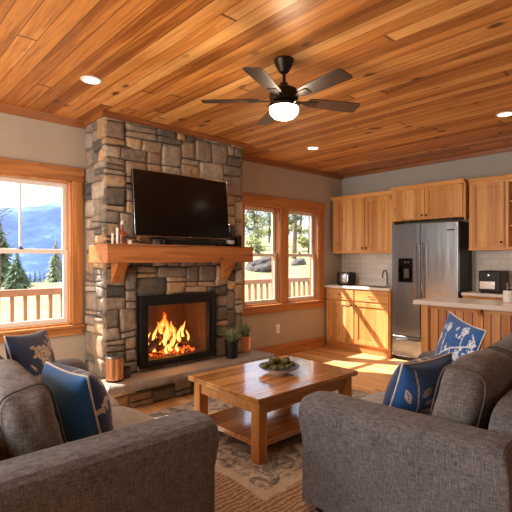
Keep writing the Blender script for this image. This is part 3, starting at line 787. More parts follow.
# ------------------------------------------------------------------ throw pillows
NAVY = rgb(22, 84, 146); WHT = rgb(214, 222, 232); BLU = rgb(16, 86, 156); BEI = rgb(196, 178, 160); NVD = rgb(16, 50, 94)
def seg_d(px, py, a, b):
    vx, vy = b[0] - a[0], b[1] - a[1]; L = vx * vx + vy * vy or 1e-9
    t = max(0, min(1, ((px - a[0]) * vx + (py - a[1]) * vy) / L)); return math.hypot(px - a[0] - t * vx, py - a[1] - t * vy), t
def make_print(stems, leaves, flowers):
    def f(x, y):
        for (pl, w) in stems:
            for a, b in zip(pl[:-1], pl[1:]):
                if seg_d(x, y, a, b)[0] < w: return True
        for (cx, cy, L, W_, ang) in leaves:
            dx, dy = x - cx, y - cy; c, s = math.cos(ang), math.sin(ang); u = (dx * c + dy * s) / L; v = (-dx * s + dy * c) / W_
            if abs(u) < 1 and abs(v) < (1 - u * u):
                if abs(v) < .12 and u < .7: continue
                return True
        for (cx, cy, r, k) in flowers:
            dx, dy = x - cx, y - cy; q = math.hypot(dx, dy); a = math.atan2(dy, dx)
            rr = r * (.62 + .38 * abs(math.cos(a * k / 2)))
            if r * .22 < q < rr and not (rr * .62 < q < rr * .70): return True
            if q < r * .12: return True
        return False
    return f
def pillow(label, center, n_dir, tilt, roll, size, ink, ground, back, pr, thick=.17, region=None, backpr=None):
    """n_dir: horizontal heading (rad) of the front face's normal; tilt leans the top back"""
    t = thing('throw_pillow', label, 'pillow', center, 0, 'blue throw pillows')
    rot = Matrix.Rotation(n_dir + PI / 2, 4, 'Z') @ Matrix.Rotation(-tilt, 4, 'X') @ Matrix.Rotation(roll, 4, 'Y')
    # local frame: front normal = -y, x to the right, z up
    bm = bmesh.new(); lay = bm.loops.layers.float_color.new('Col'); N = 84; hs = size / 2
    def pos(a, b, sgn):
        ea = a * hs * (1 - .075 * (1 - b * b)) ; eb = b * hs * (1 - .075 * (1 - a * a))
        th = thick / 2 * (max(0, 1 - a ** 2) * max(0, 1 - b ** 2)) ** .42
        th += .006 * noise.noise(Vector((a * 2.5, b * 2.5, sgn * 5 + size))) * (1 - max(abs(a), abs(b)) ** 4)
        th -= .010 * max(0, noise.noise(Vector((a * 1.4, b * 6, 3)))) * (abs(a) ** 2) * (1 - abs(a) ** 6)
        return Vector((ea, -sgn * th, eb))
    for sgn in (1, -1):
        g = [[bm.verts.new(pos(-1 + 2 * i / N, -1 + 2 * j / N, sgn)) for j in range(N + 1)] for i in range(N + 1)]
        for i in range(N):
            for j in range(N):
                vs = [g[i][j], g[i + 1][j], g[i + 1][j + 1], g[i][j + 1]]
                f = bm.faces.new(vs if sgn > 0 else vs[::-1]); f.smooth = True
                x = -1 + 2 * (i + .5) / N; y = -1 + 2 * (j + .5) / N
                if sgn > 0: c = ink if pr(x, y) else ground
                else: c = ink if (backpr and backpr(x, y)) else back
                for lp in f.loops: lp[lay] = c
    bmesh.ops.remove_doubles(bm, verts=bm.verts[:], dist=.0005)
    bm.transform(rot)
    me = bpy.data.meshes.new('cover'); bm.to_mesh(me); bm.free(); me.materials.append(M['pillow'])
    link('cover', me, t)
    pts = []
    K = 24
    for k in range(K): pts.append(pos(-1 + 2 * k / K, -1, 0))
    for k in range(K): pts.append(pos(1, -1 + 2 * k / K, 0))
    for k in range(K): pts.append(pos(1 - 2 * k / K, 1, 0))
    for k in range(K): pts.append(pos(-1, 1 - 2 * k / K, 0))
    mm = MB().tube(pts, .0055, 6, True); mm.bm.transform(rot)
    obj('piping', mm, M['cream'], t, smooth=180, local=True)
    return t
rb = random.Random(5)
# prints
def leafset(n, x0, x1, y0, y1, L0, L1, rnd):
    return [(rnd.uniform(x0, x1), rnd.uniform(y0, y1), rnd.uniform(L0, L1), rnd.uniform(L0, L1) * .38, rnd.uniform(0, PI)) for _ in range(n)]
prA = make_print([([(.1, -1), (.2, -.3), (.45, .2), (.4, .7)], .022), ([(.2, -.3), (-.15, .1)], .018), ([(.45, .2), (.8, .5)], .018)],
    leafset(30, -.6, .95, -.9, .8, .10, .2, rb), [(.05, .25, .36, 6), (.62, -.42, .24, 5), (-.12, -.55, .18, 5)])
prB = make_print([([(-.6, -1), (-.5, -.2), (-.62, .4), (-.5, .9)], .025)], leafset(26, -.95, .2, -.9, .9, .10, .2, rb), [(-.5, .45, .24, 5), (-.6, -.4, .26, 6)])
prC = make_print([([(-.9, -.7), (-.3, -.1), (.1, .2), (.9, .5)], .02), ([(-.3, -.1), (-.45, .7)], .02), ([(.1, .2), (.35, -.8)], .02), ([(-.7, -.45), (-.75, .3)], .018), ([(.5, .35), (.4, .85)], .018), ([(.25, -.35), (.8, -.6)], .018)],
    leafset(34, -.95, .95, -.95, .95, .07, .14, rb), [(.45, .1, .17, 6), (-.45, .7, .15, 5), (.4, .8, .15, 5), (.35, -.75, .18, 6), (-.75, .3, .14, 5), (.8, -.55, .15, 5), (-.1, -.6, .13, 5), (.85, .55, .13, 5)])
prD = make_print([([(-.9, .6), (-.2, .75), (.6, .6)], .02)], leafset(20, -.9, .9, .2, .95, .10, .2, rb), [(-.3, .6, .2, 5), (.5, .7, .2, 5)])
prDb = make_print([([(.40, -1), (.52, -.5), (.60, .1), (.72, .9)], .022), ([(.52, -.5), (.80, -.1)], .016), ([(.45, -.8), (.75, -.75)], .016)],
    [(.22, -.10, .28, .13, R(-170)), (.84, -.45, .18, .08, R(60)), (.16, -.70, .22, .10, R(150)), (.86, .3, .17, .07, R(70)), (.40, .45, .20, .09, R(140)), (.3, .2, .14, .06, R(160))], [])
pillow('dark navy pillow with tan floral print at far end of the left sofa', (.905, 3.13, .65), R(-46), R(16), R(4), .45, BEI, NVD, NAVY, prA)
pillow('plain royal-blue pillow back with floral front edge on the left sofa, nearer the viewer', (.85, 2.26, .60), R(6), R(14), R(0), .43, BEI, NVD, rgb(26, 104, 176), prB, thick=.30)
pillow('bright blue pillow with all-over white blossom branches at far end of right sofa', (3.14, 1.36, .675), R(140), R(16), R(7), .52, WHT, BLU, BLU, prC, thick=.13)
pillow('deep blue pillow with one white leaf sprig in the middle of the right sofa', (2.36, 1.24, .585), R(84), R(20), R(0), .47, BEI, NVD, rgb(10, 76, 138), prD, thick=.24, backpr=prDb)

# ------------------------------------------------------------------ rug, coffee table, bowl
rg = struct(obj('rug', MB().box(1.02, 3.85, .95, 3.49, .0005, .0105), M['rug'], bevel=.004)); del rg['kind']
tag(rg, 'large faded grey and cream rug with brown striped border under the coffee table', 'rug')
ct = thing('coffee_table', 'rectangular orange-brown wooden coffee table with lower shelf on the rug', 'table', (2.48, 2.49, .011))
TX0, TX1, TY0, TY1, TZ = 1.94, 3.035, 2.085, 2.89, .452
obj('tabletop', MB().box(TX0, TX1, TY0, TY1, TZ - .036, TZ), M['tablex'], ct, bevel=.006)
lg = .078; i_ = .035
for x in (TX0 + i_, TX1 - i_ - lg):
    for y in (TY0 + i_, TY1 - i_ - lg):
        obj('leg', MB().box(x, x + lg, y, y + lg, .0105, TZ - .036), M['tableframe'], ct, bevel=.005)
ap = MB(); a0, a1, b0, b1 = TX0 + i_ + .012, TX1 - i_ - .012, TY0 + i_ + .012, TY1 - i_ - .012
for y in (b0, b1 - .022): obj('apron', MB().box(TX0 + i_ + lg, TX1 - i_ - lg, y, y + .022, TZ - .125, TZ - .036), M['tableapron'], ct, bevel=.003)
for x in (a0, a1 - .022): obj('apron', MB().box(x, x + .022, TY0 + i_ + lg, TY1 - i_ - lg, TZ - .125, TZ - .036), M['tableapron'], ct, bevel=.003)
obj('lower_shelf', MB().box(a0 + .01, a1 - .01, b0 + .01, b1 - .01, .10, .135), M['tablex'], ct, bevel=.004)

bc = (2.52, 2.47, TZ)
bw = thing('fruit_bowl', 'shallow white bowl with dark rim of green fruit on the coffee table', 'bowl', bc)
lathe_obj('bowl_body', [(.07, 0), (.075, .004), (.078, .010), (.125, .028), (.158, .050), (.160, .054), (.154, .054), (.12, .034), (.07, .016), (0, .014)], bc, M['white'], bw, n=48)
lathe_obj('rim_band', [(.1575, .0505), (.1615, .053), (.161, .057), (.154, .057), (.153, .0535)], bc, M['bluerim'], bw, n=48)
rf = random.Random(8)
spots = [(0, 0, .042), (.065, .01, .042), (-.065, .005, .042), (.03, .062, .042), (-.035, .06, .042), (.03, -.062, .042), (-.035, -.06, .042), (.098, -.045, .054), (.095, .058, .054), (-.1, .055, .054), (-.098, -.048, .054), (.0, .02, .094), (.055, -.025, .092), (-.05, .025, .092)]
names = ['at the bottom centre', 'low right of centre', 'low left of centre', 'low at the back right', 'low at the back left', 'low at the front right', 'low at the front left', 'at the right front rim', 'at the right back rim', 'at the left back rim', 'at the left front rim', 'on top in the middle', 'on top to the right', 'on top to the left']
fr0 = None
for (dx, dy, dz), nm in zip(spots, names):
    if fr0 is None:
        m = MB().lathe([(0, -.030), (.013, -.028), (.024, -.018), (.030, -.003), (.028, .013), (.018, .026), (.006, .031), (0, .030)], (0, 0, 0), 16)
        fr0 = obj('green_fruit', m, M['olive'], smooth=180); o = fr0
        st = obj('fruit_stem', MB().tube([(0, 0, .028), (.002, 0, .038)], .0025, 6), M['bronze'], fr0, local=True)
    else: o = copy_tree(fr0)
    o.location = (bc[0] + dx, bc[1] + dy, bc[2] + dz); o.rotation_euler = (rf.uniform(-.9, .9), rf.uniform(-.9, .9), rf.uniform(0, 6))
    tag(o, 'small olive-green fruit %s of the pile in the bowl' % nm, 'fruit', 'green fruit in the bowl')

# ------------------------------------------------------------------ kitchen
def door(parent, y0, y1, z0, z1, xf_, knob=None, name='door', w=.055, pull=None):
    """shaker door on a front facing -X at xf_"""
    t = .02; m = MB(); m.box(xf_ - t, xf_, y0, y0 + w, z0, z1).box(xf_ - t, xf_, y1 - w, y1, z0, z1)
    m.box(xf_ - t, xf_, y0 + w, y1 - w, z0, z0 + w).box(xf_ - t, xf_, y0 + w, y1 - w, z1 - w, z1).box(xf_ - .009, xf_ - .001, y0 + w, y1 - w, z0 + w, z1 - w)
    o = obj(name, m, M['cabz'], parent, bevel=.0025)
    if knob:
        ky, kz = knob
        q = MB().lathe([(.005, 0), (.005, .014), (.013, .018), (.014, .024), (.009, .029), (0, .030)], (0, 0, 0), 14)
        q.bm.transform(Matrix.Translation((xf_ - t, ky, kz)) @ Matrix.Rotation(-PI / 2, 4, 'Y')); obj('knob', q, M['knob'], o, smooth=50)
    return o
def drawer(parent, y0, y1, z0, z1, xf_, slim=False):
    o = obj('drawer', MB().box(xf_ - .02, xf_, y0, y1, z0, z1), M['caby'], parent, bevel=.004)
    yc, zc = (y0 + y1) / 2, (z0 + z1) / 2
    h = .045 if slim else .022
    obj('handle', MB().tube([(xf_ - .02, yc - h, zc), (xf_ - .038, yc - h * .8, zc), (xf_ - .038, yc + h * .8, zc), (xf_ - .02, yc + h, zc)], .005, 8), M['knob'], o, smooth=50)
    return o
BX, UX = 5.45, 5.57
GW = WX - .001
# base cabinet left of the fridge
b = thing('base_cabinet', 'honey wood base cabinet with two drawers and two doors left of fridge', 'cabinet', (5.65, 3.78, 0))
by0, by1, sm = 3.225, WY - .025, 3.80
obj('carcass', MB().box(BX, GW, by0, by1, .10, .915), M['cabx'], b)
obj('toe_kick', MB().box(BX + .005, GW, by0, by1, 0, .10), M['trimy'], b)
ff = MB(); ff.box(BX - .004, BX, by0, by1, .10, .915); obj('face_frame', ff, M['caby'], b)
door(b, by0 + .02, sm - .012, .125, .72, BX - .004, (sm - .045, .675))
door(b, sm + .012, by1 - .02, .125, .72, BX - .004, (sm + .045, .675))
drawer(b, by0 + .02, sm - .012, .745, .895, BX - .004, True); drawer(b, sm + .012, by1 - .02, .745, .895, BX - .004)
# countertop with sink cut, left
c = thing('kitchen_countertop', 'pale stone countertop with sink left of the fridge', 'countertop', (5.66, 3.78, .915))
SX0, SX1, SY0, SY1 = 5.52, 5.78, 3.36, 3.78
m = MB(); z0, z1 = .915, .95; cx0 = BX - .035
m.box(cx0, SX0, 3.218, WY - .002, z0, z1).box(SX1, GW, 3.218, WY - .002, z0, z1).box(SX0, SX1, 3.218, SY0, z0, z1).box(SX0, SX1, SY1, WY - .002, z0, z1)
obj('worktop', m, M['quartz'], c, bevel=.003)
obj('sink_basin', MB().box(SX0 - .006, SX1 + .006, SY0 - .006, SY1 + .006, .916, .922).box(SX0 - .004, SX0, SY0, SY1, .92, .948).box(SX1, SX1 + .004, SY0, SY1, .92, .948), M['steel'], c)
obj('upstand', MB().box(WX - .022, GW, 3.218, WY - .002, z1, z1 + .055), M['quartz'], c, bevel=.002)
# backsplash
struct(obj('trim_9', MB().box(WX - .007, WX - .001, .2, 2.27, .95, 1.47).box(WX - .007, WX - .001, 3.21, WY - .002, 1.0, 1.44), M['tile']))
# faucet
f = thing('faucet', 'chrome gooseneck faucet behind the sink left of the fridge', 'faucet', (5.82, 3.5, .95))
fx, fy = 5.82, 3.50
obj('faucet_base', MB().lathe([(.024, 0), (.024, .01), (.014, .016), (.014, .05), (0, .052)], (fx, fy, .95), 16), M['chrome'], f, smooth=50)
pts = [(fx, fy, .99)] + [(fx, fy, 1.10)] + [(fx - .075 + .075 * math.cos(a), fy - .02 * (a / PI), 1.10 + .085 * math.sin(a)) for a in [PI * k / 8 for k in range(1, 9)]] + [(fx - .152, fy - .021, 1.075)]
obj('spout', MB().tube(pts, .009, 10), M['bronze'], f, smooth=60)
obj('lever', MB().tube([(fx, fy - .012, .975), (fx - .01, fy - .06, .995)], .005, 8), M['chrome'], f, smooth=60)
# soap bottles
for i, (x, y, h, r, lab) in enumerate([(5.72, 3.315, .14, .022, 'tall black soap pump bottle by the sink, nearer the faucet'), (5.66, 3.265, .10, .028, 'short black soap bottle by the sink, against the fridge')]):
    t_ = thing('soap_bottle', lab, 'soap bottle', (x, y, .95), group='soap bottles by the sink')
    lathe_obj('bottle_body', [(r, 0), (r, h * .75), (r * .4, h * .85), (r * .4, h * .92), (0, h * .93)], (x, y, .95), M['blackgloss'], t_)
    obj('pump', MB().tube([(x, y, .95 + h * .9), (x, y, .95 + h * 1.2), (x - .03, y, .95 + h * 1.2)], .004, 8), M['black'], t_)
# toaster
tx, ty = 5.66, 4.10
t_ = thing('toaster', 'rounded stainless toaster with black ends on the counter by the corner', 'toaster', (tx, ty, .95))
m = puffy(.17, .20, .18, 10, 5, .06, 1, 0); xf(m, (tx, ty, .95 + .105)); obj('shell', m, M['chrome'], t_, smooth=180)
for s in (-1, 1): mm = puffy(.176, .04, .186, 8, 6, .03, 1, 0); xf(mm, (tx, ty + s * .10, .95 + .103)); obj('end_cap', mm, M['black'], t_, smooth=180)
for s in (-1, 1): obj('slot', MB().box(tx + s * .035 - .012, tx + s * .035 + .012, ty - .07, ty + .07, .95 + .188, .95 + .1995), M['black'], t_)
obj('base_plate', MB().box(tx - .075, tx + .075, ty - .10, ty + .10, .95, .966), M['black'], t_)
obj('lever', MB().box(tx - .015, tx + .015, ty - .137, ty - .118, 1.06, 1.075), M['black'], t_)

# upper cabinets
def crown(parent, x, y0, y1, z, h=.045, pr=.035, left=True, right=True):
    m = MB(); m.prism([(x - .002, y0 - (pr if left else 0), z), (x - pr, y0 - (pr if left else 0), z + h), (GW, y0 - (pr if left else 0), z + h), (GW, y0 - (pr if left else 0), z)], (0, y1 - y0 + (pr if left else 0) + (pr if right else 0), 0))
    return obj('cornice', m, M['caby'], parent, bevel=.002)
u1 = thing('wall_cabinet', 'two-door honey wood wall cabinet over the sink counter', 'cabinet', (5.72, 3.76, 1.43))
y0, y1, zs, zt = 3.245, 4.29, 1.435, 2.255
obj('carcass', MB().box(UX, GW, y0, y1, zs, zt), M['cabx'], u1)
obj('bottom_rail', MB().box(UX - .012, UX, y0, y1, zs, zs + .03), M['caby'], u1)
ym = 3.70
door(u1, y0 + .015, ym - .004, zs + .034, zt - .02, UX, (ym - .035, zs + .075)); door(u1, ym + .004, y1 - .012, zs + .034, zt - .02, UX, (ym + .035, zs + .075))
crown(u1, UX, y0, y1, zt, left=False, right=True)
u2 = thing('wall_cabinet', 'short two-door honey wood cabinet directly above the refrigerator', 'cabinet', (5.7, 2.73, 1.86))
y0, y1, zs2, zt2 = 2.262, 3.24, 1.862, 2.275; UX2 = 5.50
obj('carcass', MB().box(UX2, GW, y0, y1, zs2, zt2), M['cabx'], u2)
ym = 2.755
door(u2, y0 + .015, ym - .004, zs2 + .015, zt2 - .015, UX2, (ym - .03, zs2 + .05), w=.05); door(u2, ym + .004, y1 - .012, zs2 + .015, zt2 - .015, UX2, (ym + .03, zs2 + .05), w=.05)
crown(u2, UX2, y0, y1, zt2, left=False, right=False)
obj('end_panel', MB().box(UX2, UX2 + .02, y0 - .012, y0, zs2 - .04, zt2), M['cabx'], u2)
u3 = thing('wall_cabinet', 'single-door knotty honey wood wall cabinet right of the refrigerator', 'cabinet', (5.72, 2.02, 1.46))
y0, y1 = 1.825, 2.235; zs = 1.455; zt = 2.265
obj('carcass', MB().box(UX, GW, y0, y1, zs, zt), M['cabx'], u3)
obj('bottom_rail', MB().box(UX - .012, UX, y0, y1, zs, zs + .03), M['caby'], u3)
door(u3, y0 + .006, y1 - .03, zs + .034, zt - .02, UX, (y0 + .035, zs + .09))
crown(u3, UX, y0, y1, zt, left=False, right=False)
u4 = thing('open_wall_cabinet', 'open-fronted wood wall cabinet with shelves at right edge', 'cabinet', (5.72, 1.4, 1.46))
ya, yb = .9, 1.822
m = MB(); m.box(UX, GW, ya, ya + .02, zs, zt).box(UX, GW, yb - .02, yb, zs, zt).box(UX, GW, ya + .02, yb - .02, zs, zs + .02).box(UX, GW, ya + .02, yb - .02, zt - .02, zt).box(GW - .01, GW, ya + .02, yb - .02, zs + .02, zt - .02)
obj('carcass', m, M['cabx'], u4)
for z in (1.72, 2.0): obj('shelf', MB().box(UX + .02, GW - .01, ya + .02, yb - .02, z, z + .02), M['caby'], u4)
obj('face_frame', MB().box(UX - .018, UX, ya, ya + .035, zs, zt).box(UX - .018, UX, yb - .03, yb, zs, zt).box(UX - .018, UX, ya + .035, yb - .03, zs, zs + .035).box(UX - .018, UX, ya + .035, yb - .03, zt - .035, zt), M['cabx'], u4, bevel=.002)
crown(u4, UX, ya, yb, zt, left=False, right=False)

# base cabinet right of fridge, counter, oven
b = thing('base_cabinet', 'honey wood base cabinet right of fridge, mostly behind the island', 'cabinet', (5.65, 1.2, 0))
by0, by1 = .3, 2.262
obj('carcass', MB().box(BX, GW, by0, by1, .10, .915), M['cabx'], b); obj('toe_kick', MB().box(BX + .05, GW, by0, by1, 0, .10), M['trimy'], b)
for k in range(4):
    a = by0 + .01 + k * .488; door(b, a, a + .47, .125, .72, BX, (a + .435 if k % 2 == 0 else a + .035, .675)); drawer(b, a, a + .47, .745, .895, BX)
c = thing('kitchen_countertop', 'pale stone countertop right of the fridge under the black appliance', 'countertop', (5.66, 1.25, .915))
obj('worktop', MB().box(BX - .035, GW, .28, 2.265, .915, .95), M['quartz'], c, bevel=.003)
# black toaster oven
ox0, ox1, oy0, oy1, oz = 5.50, 5.80, 1.86, 2.10, .95
t_ = thing('countertop_oven', 'black countertop oven with silver front band right of the fridge', 'appliance', (5.65, 1.97, oz))
obj('body', MB().box(ox0, ox1, oy0, oy1, oz + .012, oz + .262), M['black'], t_, bevel=.015, seg=3)
obj('front_band', MB().box(ox0 - .012, ox0, oy0 + .055, oy1 - .015, oz + .05, oz + .14), M['chrome'], t_, bevel=.004)
obj('display', MB().box(ox0 - .004, ox0, oy0 + .055, oy1 - .02, oz + .155, oz + .24), M['blackgloss'], t_, bevel=.002)
q = MB().lathe([(.016, 0), (.016, .012), (.012, .016), (0, .017)], (0, 0, 0), 16); q.bm.transform(Matrix.Translation((ox0 - .004, 1.985, oz + .21)) @ Matrix.Rotation(-PI / 2, 4, 'Y')); obj('dial', q, M['chrome'], t_, smooth=40)
for (x, y) in ((ox0 + .03, oy0 + .03), (ox1 - .03, oy0 + .03), (ox0 + .03, oy1 - .03), (ox1 - .03, oy1 - .03)): obj('foot', MB().lathe([(.012, 0), (.012, .014)], (x, y, oz), 10), M['black'], t_)

# refrigerator
fr = thing('refrigerator', 'tall stainless french-door refrigerator with dark side and ice dispenser', 'refrigerator', (5.66, 2.75, 0))
fy0, fy1, ft = 2.315, 3.205, 1.81; fs = 2.80
obj('body', MB().box(BX + .065, GW - .01, fy0 + .005, fy1 - .005, .03, ft - .015), M['sideg'], fr, bevel=.006)
obj('hinge_cover', MB().box(BX + .02, BX + .16, fy0 + .01, fy0 + .09, ft - .015, ft + .012).box(BX + .02, BX + .16, fy1 - .09, fy1 - .01, ft - .015, ft + .012).box(BX + .10, GW - .02, fy0 + .02, fy1 - .02, ft - .015, ft + .004), M['black'], fr, bevel=.004)
obj('base_grille', MB().box(BX + .05, GW - .02, fy0 + .02, fy1 - .02, 0.0, .05), M['black'], fr)
dy0, dy1, dz0, dz1 = 2.90, 3.11, 1.04, 1.36
m = MB(); a, b_ = fs + .004, fy1; z0, z1 = .335, ft
m.box(BX, BX + .06, a, dy0, z0, z1).box(BX, BX + .06, dy1, b_, z0, z1).box(BX, BX + .06, dy0, dy1, z0, dz0).box(BX, BX + .06, dy0, dy1, dz1, z1)
ld = obj('left_door', m, M['steel'], fr)
rd = obj('right_door', MB().box(BX, BX + .06, fy0, fs - .004, z0, z1), M['steel'], fr, bevel=.008, seg=3)
fd = obj('freezer_drawer', MB().box(BX, BX + .06, fy0, fy1, .055, .325), M['steel'], fr, bevel=.008, seg=3)
def handle(p, q, off, parent, nm='handle'):
    P, Q = Vector(p), Vector(q); n = 12; pts = [P]
    for k in range(n + 1):
        s = k / n; pts.append(P.lerp(Q, .04 + .92 * s) + Vector((-off * (.75 + .35 * math.sin(PI * s)), 0, 0)))
    pts.append(Q); obj(nm, MB().tube(pts, .011, 10), M['chrome'], parent, smooth=60)
handle((BX, fs + .045, .78), (BX, fs + .045, 1.55), .045, ld); handle((BX, fs - .045, .78), (BX, fs - .045, 1.55), .045, rd)
handle((BX, fy0 + .07, .285), (BX, fy1 - .07, .285), .04, fd)
dsp = obj('dispenser', ringbox(MB(), 0, 1, 0, 1, .1, 0, 1) if False else MB().box(BX + .045, BX + .058, dy0, dy1, dz0, dz1), M['blackgloss'], fr)
m = MB(); m.box(BX - .003, BX + .045, dy0, dy0 + .012, dz0, dz1).box(BX - .003, BX + .045, dy1 - .012, dy1, dz0, dz1).box(BX - .003, BX + .045, dy0 + .012, dy1 - .012, dz1 - .11, dz1).box(BX - .003, BX + .045, dy0 + .012, dy1 - .012, dz0, dz0 + .02)
obj('dispenser_frame', m, M['blackgloss'], dsp, bevel=.002)
obj('control_buttons', MB().box(BX - .005, BX - .003, dy0 + .05, dy0 + .075, dz1 - .065, dz1 - .04).box(BX - .005, BX - .003, dy0 + .095, dy0 + .12, dz1 - .065, dz1 - .04), M['chrome'], dsp)
obj('paddle', MB().box(BX + .025, BX + .035, dy0 + .07, dy1 - .07, dz0 + .06, dz0 + .18), M['chrome'], dsp)
obj('badge', MB().box(BX - .003, BX, fy0 + .045, fy0 + .135, 1.70, 1.716), M['bronze'], rd)

# island
ix, iy1, iy0 = 4.46, 2.27, -.2
isl = thing('kitchen_island', 'beadboard wooden kitchen island with pale stone top behind right sofa', 'island', (4.7, 1.0, 0))
m = MB().box(ix + .03, 4.98, iy0, iy1, 0, .875)
obj('carcass', m, M['cabx'], isl)
obj('beadboard_panel', MB().box(ix + .018, ix + .03, iy0, iy1, 0, .85), M['bead'], isl)
for y in (2.20, 1.66, 1.0, .4): obj('post', MB().box(ix - (.012 if y > 2 else 0), ix + .03, y, y + (.075 if y > 2 else .05), 0, .875), M['cabx'], isl, bevel=.003)
obj('base_rail', MB().box(ix, ix + .018, iy0, 2.2, 0, .09), M['caby'], isl); obj('top_rail', MB().box(ix, ix + .018, iy0, 2.2, .835, .875), M['caby'], isl)
for y in (1.665,): obj('bracket', MB().prism([(ix, y, .875), (ix - .06, y, .875), (ix, y, .80)], (0, .04, 0)), M['trimy'], isl)
obj('countertop', MB().box(4.38, 5.02, -.25, 2.335, .875, .92), M['quartz'], isl, bevel=.006, seg=3)
# things on the island
jc = (4.84, 1.565, .92)
t_ = thing('canister_jar', 'white glass jar with dark lid on the island at right edge', 'jar', jc)
lathe_obj('jar_body', [(.040, 0), (.046, .006), (.046, .105), (.040, .12), (.036, .12)], jc, M['white'], t_, n=28)
lathe_obj('jar_lid', [(.041, .118), (.042, .122), (.042, .134), (.0, .137)], jc, M['blackgloss'], t_, n=28)
jc = (4.945, 1.60, .92)
t_ = thing('syrup_bottle', 'small brown bottle with square stopper behind the white jar', 'bottle', jc)
lathe_obj('bottle_body', [(.030, 0), (.034, .006), (.034, .10), (.016, .125), (.014, .15)], jc, M['amber'], t_)
lathe_obj('stopper', [(.018, .148), (.024, .152), (.022, .185), (.014, .19), (0, .19)], jc, M['brownpl'], t_)

# ------------------------------------------------------------------ ceiling fan and lights
F = Vector((math.cos(math.atan(485 / 446)), math.sin(math.atan(485 / 446)), 0)); Rr = Vector((F.y, -F.x, 0))
fc = F * 3.0 + Rr * (28 / 446 * 3.0)
fan = thing('ceiling_fan', 'dark bronze five-blade ceiling fan with lit frosted bowl light', 'ceiling fan', (fc.x, fc.y, H))
L0 = (fc.x, fc.y, 0)
lathe_obj('ceiling_mount', [(.066, H), (.068, H - .012), (.055, H - .045), (.032, H - .085), (.018, H - .095), (.012, H - .097)], L0, M['bronze'], fan, n=32)
lathe_obj('downrod', [(.011, H - .18), (.011, H - .09)], L0, M['bronze'], fan, n=16)
lathe_obj('motor_housing', [(.02, 2.405), (.085, 2.41), (.098, 2.43), (.100, 2.46), (.088, 2.485), (.06, 2.50), (.032, 2.51), (.028, 2.53), (.016, 2.535)], L0, M['bronze'], fan, n=36)
lk = lathe_obj('light_kit', [(.03, 2.405), (.05, 2.40), (.098, 2.392), (.104, 2.382), (.104, 2.37), (.098, 2.366)], L0, M['bronze'], fan, n=36)
for k in range(3):
    a = k * 2 * PI / 3 + .4
    obj('thumb_screw', MB().tube([(fc.x + .10 * math.cos(a), fc.y + .10 * math.sin(a), 2.377), (fc.x + .122 * math.cos(a), fc.y + .122 * math.sin(a), 2.377)], .006, 8), M['chrome'], lk)
lathe_obj('light_bowl', [(.098, 2.372), (.100, 2.35), (.092, 2.325), (.07, 2.303), (.038, 2.29), (0, 2.286)], L0, M['lamp'], fan, n=36, sm=180)
for th in (17, 103, 177, 247, 307):
    dv = Rr * math.cos(R(th)) + F * math.sin(R(th)); az = math.atan2(dv.y, dv.x)
    rot = Matrix.Translation((fc.x, fc.y, 2.415)) @ Matrix.Rotation(az, 4, 'Z')
    m = MB(); pts = [(.17, -.042), (.20, -.052), (.38, -.060), (.51, -.063), (.545, -.06), (.555, -.048), (.555, .048), (.545, .06), (.51, .063), (.38, .060), (.20, .052), (.17, .042)]
    m.prism([(x, y, 0) for x, y in pts], (0, 0, .007)); m.bm.transform(Matrix.Rotation(R(-11), 4, 'X')); m.bm.transform(rot)
    bl = obj('blade', m, M['blade'], fan, bevel=.002)
    m = MB(); m.prism([(.09, -.02, -.006), (.13, -.014, -.006), (.17, -.03, -.006), (.235, -.03, -.006), (.245, 0, -.006), (.235, .03, -.006), (.17, .03, -.006), (.13, .014, -.006), (.09, .02, -.006)], (0, 0, .006)); m.bm.transform(Matrix.Rotation(R(-11), 4, 'X')); m.bm.transform(rot)
    obj('blade_iron', m, M['bronze'], bl, bevel=.002)

def can(u, v, lab):
    d = 446 * (H - 1.35) / (259 - v); p = F * d + Rr * ((u - 256) / 446 * d)
    t_ = thing('recessed_ceiling_light', lab, 'ceiling light', (p.x, p.y, H), group='recessed ceiling lights')
    obj('trim_ring', MB().lathe([(.078, 0), (.076, -.006), (.058, -.010), (.055, -.004)], (p.x, p.y, H + .002), 28), M['lamprim'], t_, smooth=40)
    obj('lens', MB().lathe([(.056, -.003), (.03, -.005), (0, -.006)], (p.x, p.y, H), 24), M['can'], t_, smooth=60)
    l = bpy.data.lights.new('spot', 'SPOT'); l.energy = 30; l.color = (1, .84, .62); l.spot_size = R(125); l.spot_blend = .9; l.shadow_soft_size = .05
    o = bpy.data.objects.new('can_lamp', l); COL.objects.link(o); o.location = (p.x, p.y, H - .03)
can(91.5, 80, 'round recessed ceiling light above the left side of the chimney')
can(313, 148, 'small round recessed ceiling light beyond the fan, near the double window')
can(505, 114, 'round recessed ceiling light at the right edge, over the island')

# ------------------------------------------------------------------ outside
def hgt(x, y):
    d = math.hypot(x, y); az = math.degrees(math.atan2(y, x))
    s = max(0, min(1, (64 - az) / 14)); s = s * s * (3 - 2 * s)
    left = -.9 - .006 * (d - 10)
    if d > 55: left -= (d - 55) * .10
    right = -.5 + max(0, min(d, 15) - 7) * .19 + max(0, d - 15) * .06 + (.25 * noise.noise(Vector((x * .25, y * .25, 0))))
    right = min(right, 6.5)
    q = left * (1 - s) + right * s
    return q + .12 * noise.noise(Vector((x * .15, y * .15, 2)))
bm = bmesh.new()
azs = [math.radians(a) for a in [15 + k * 1.6 for k in range(85)]]; ds = [4.6] + [5.5 * 1.09 ** k for k in range(45)]
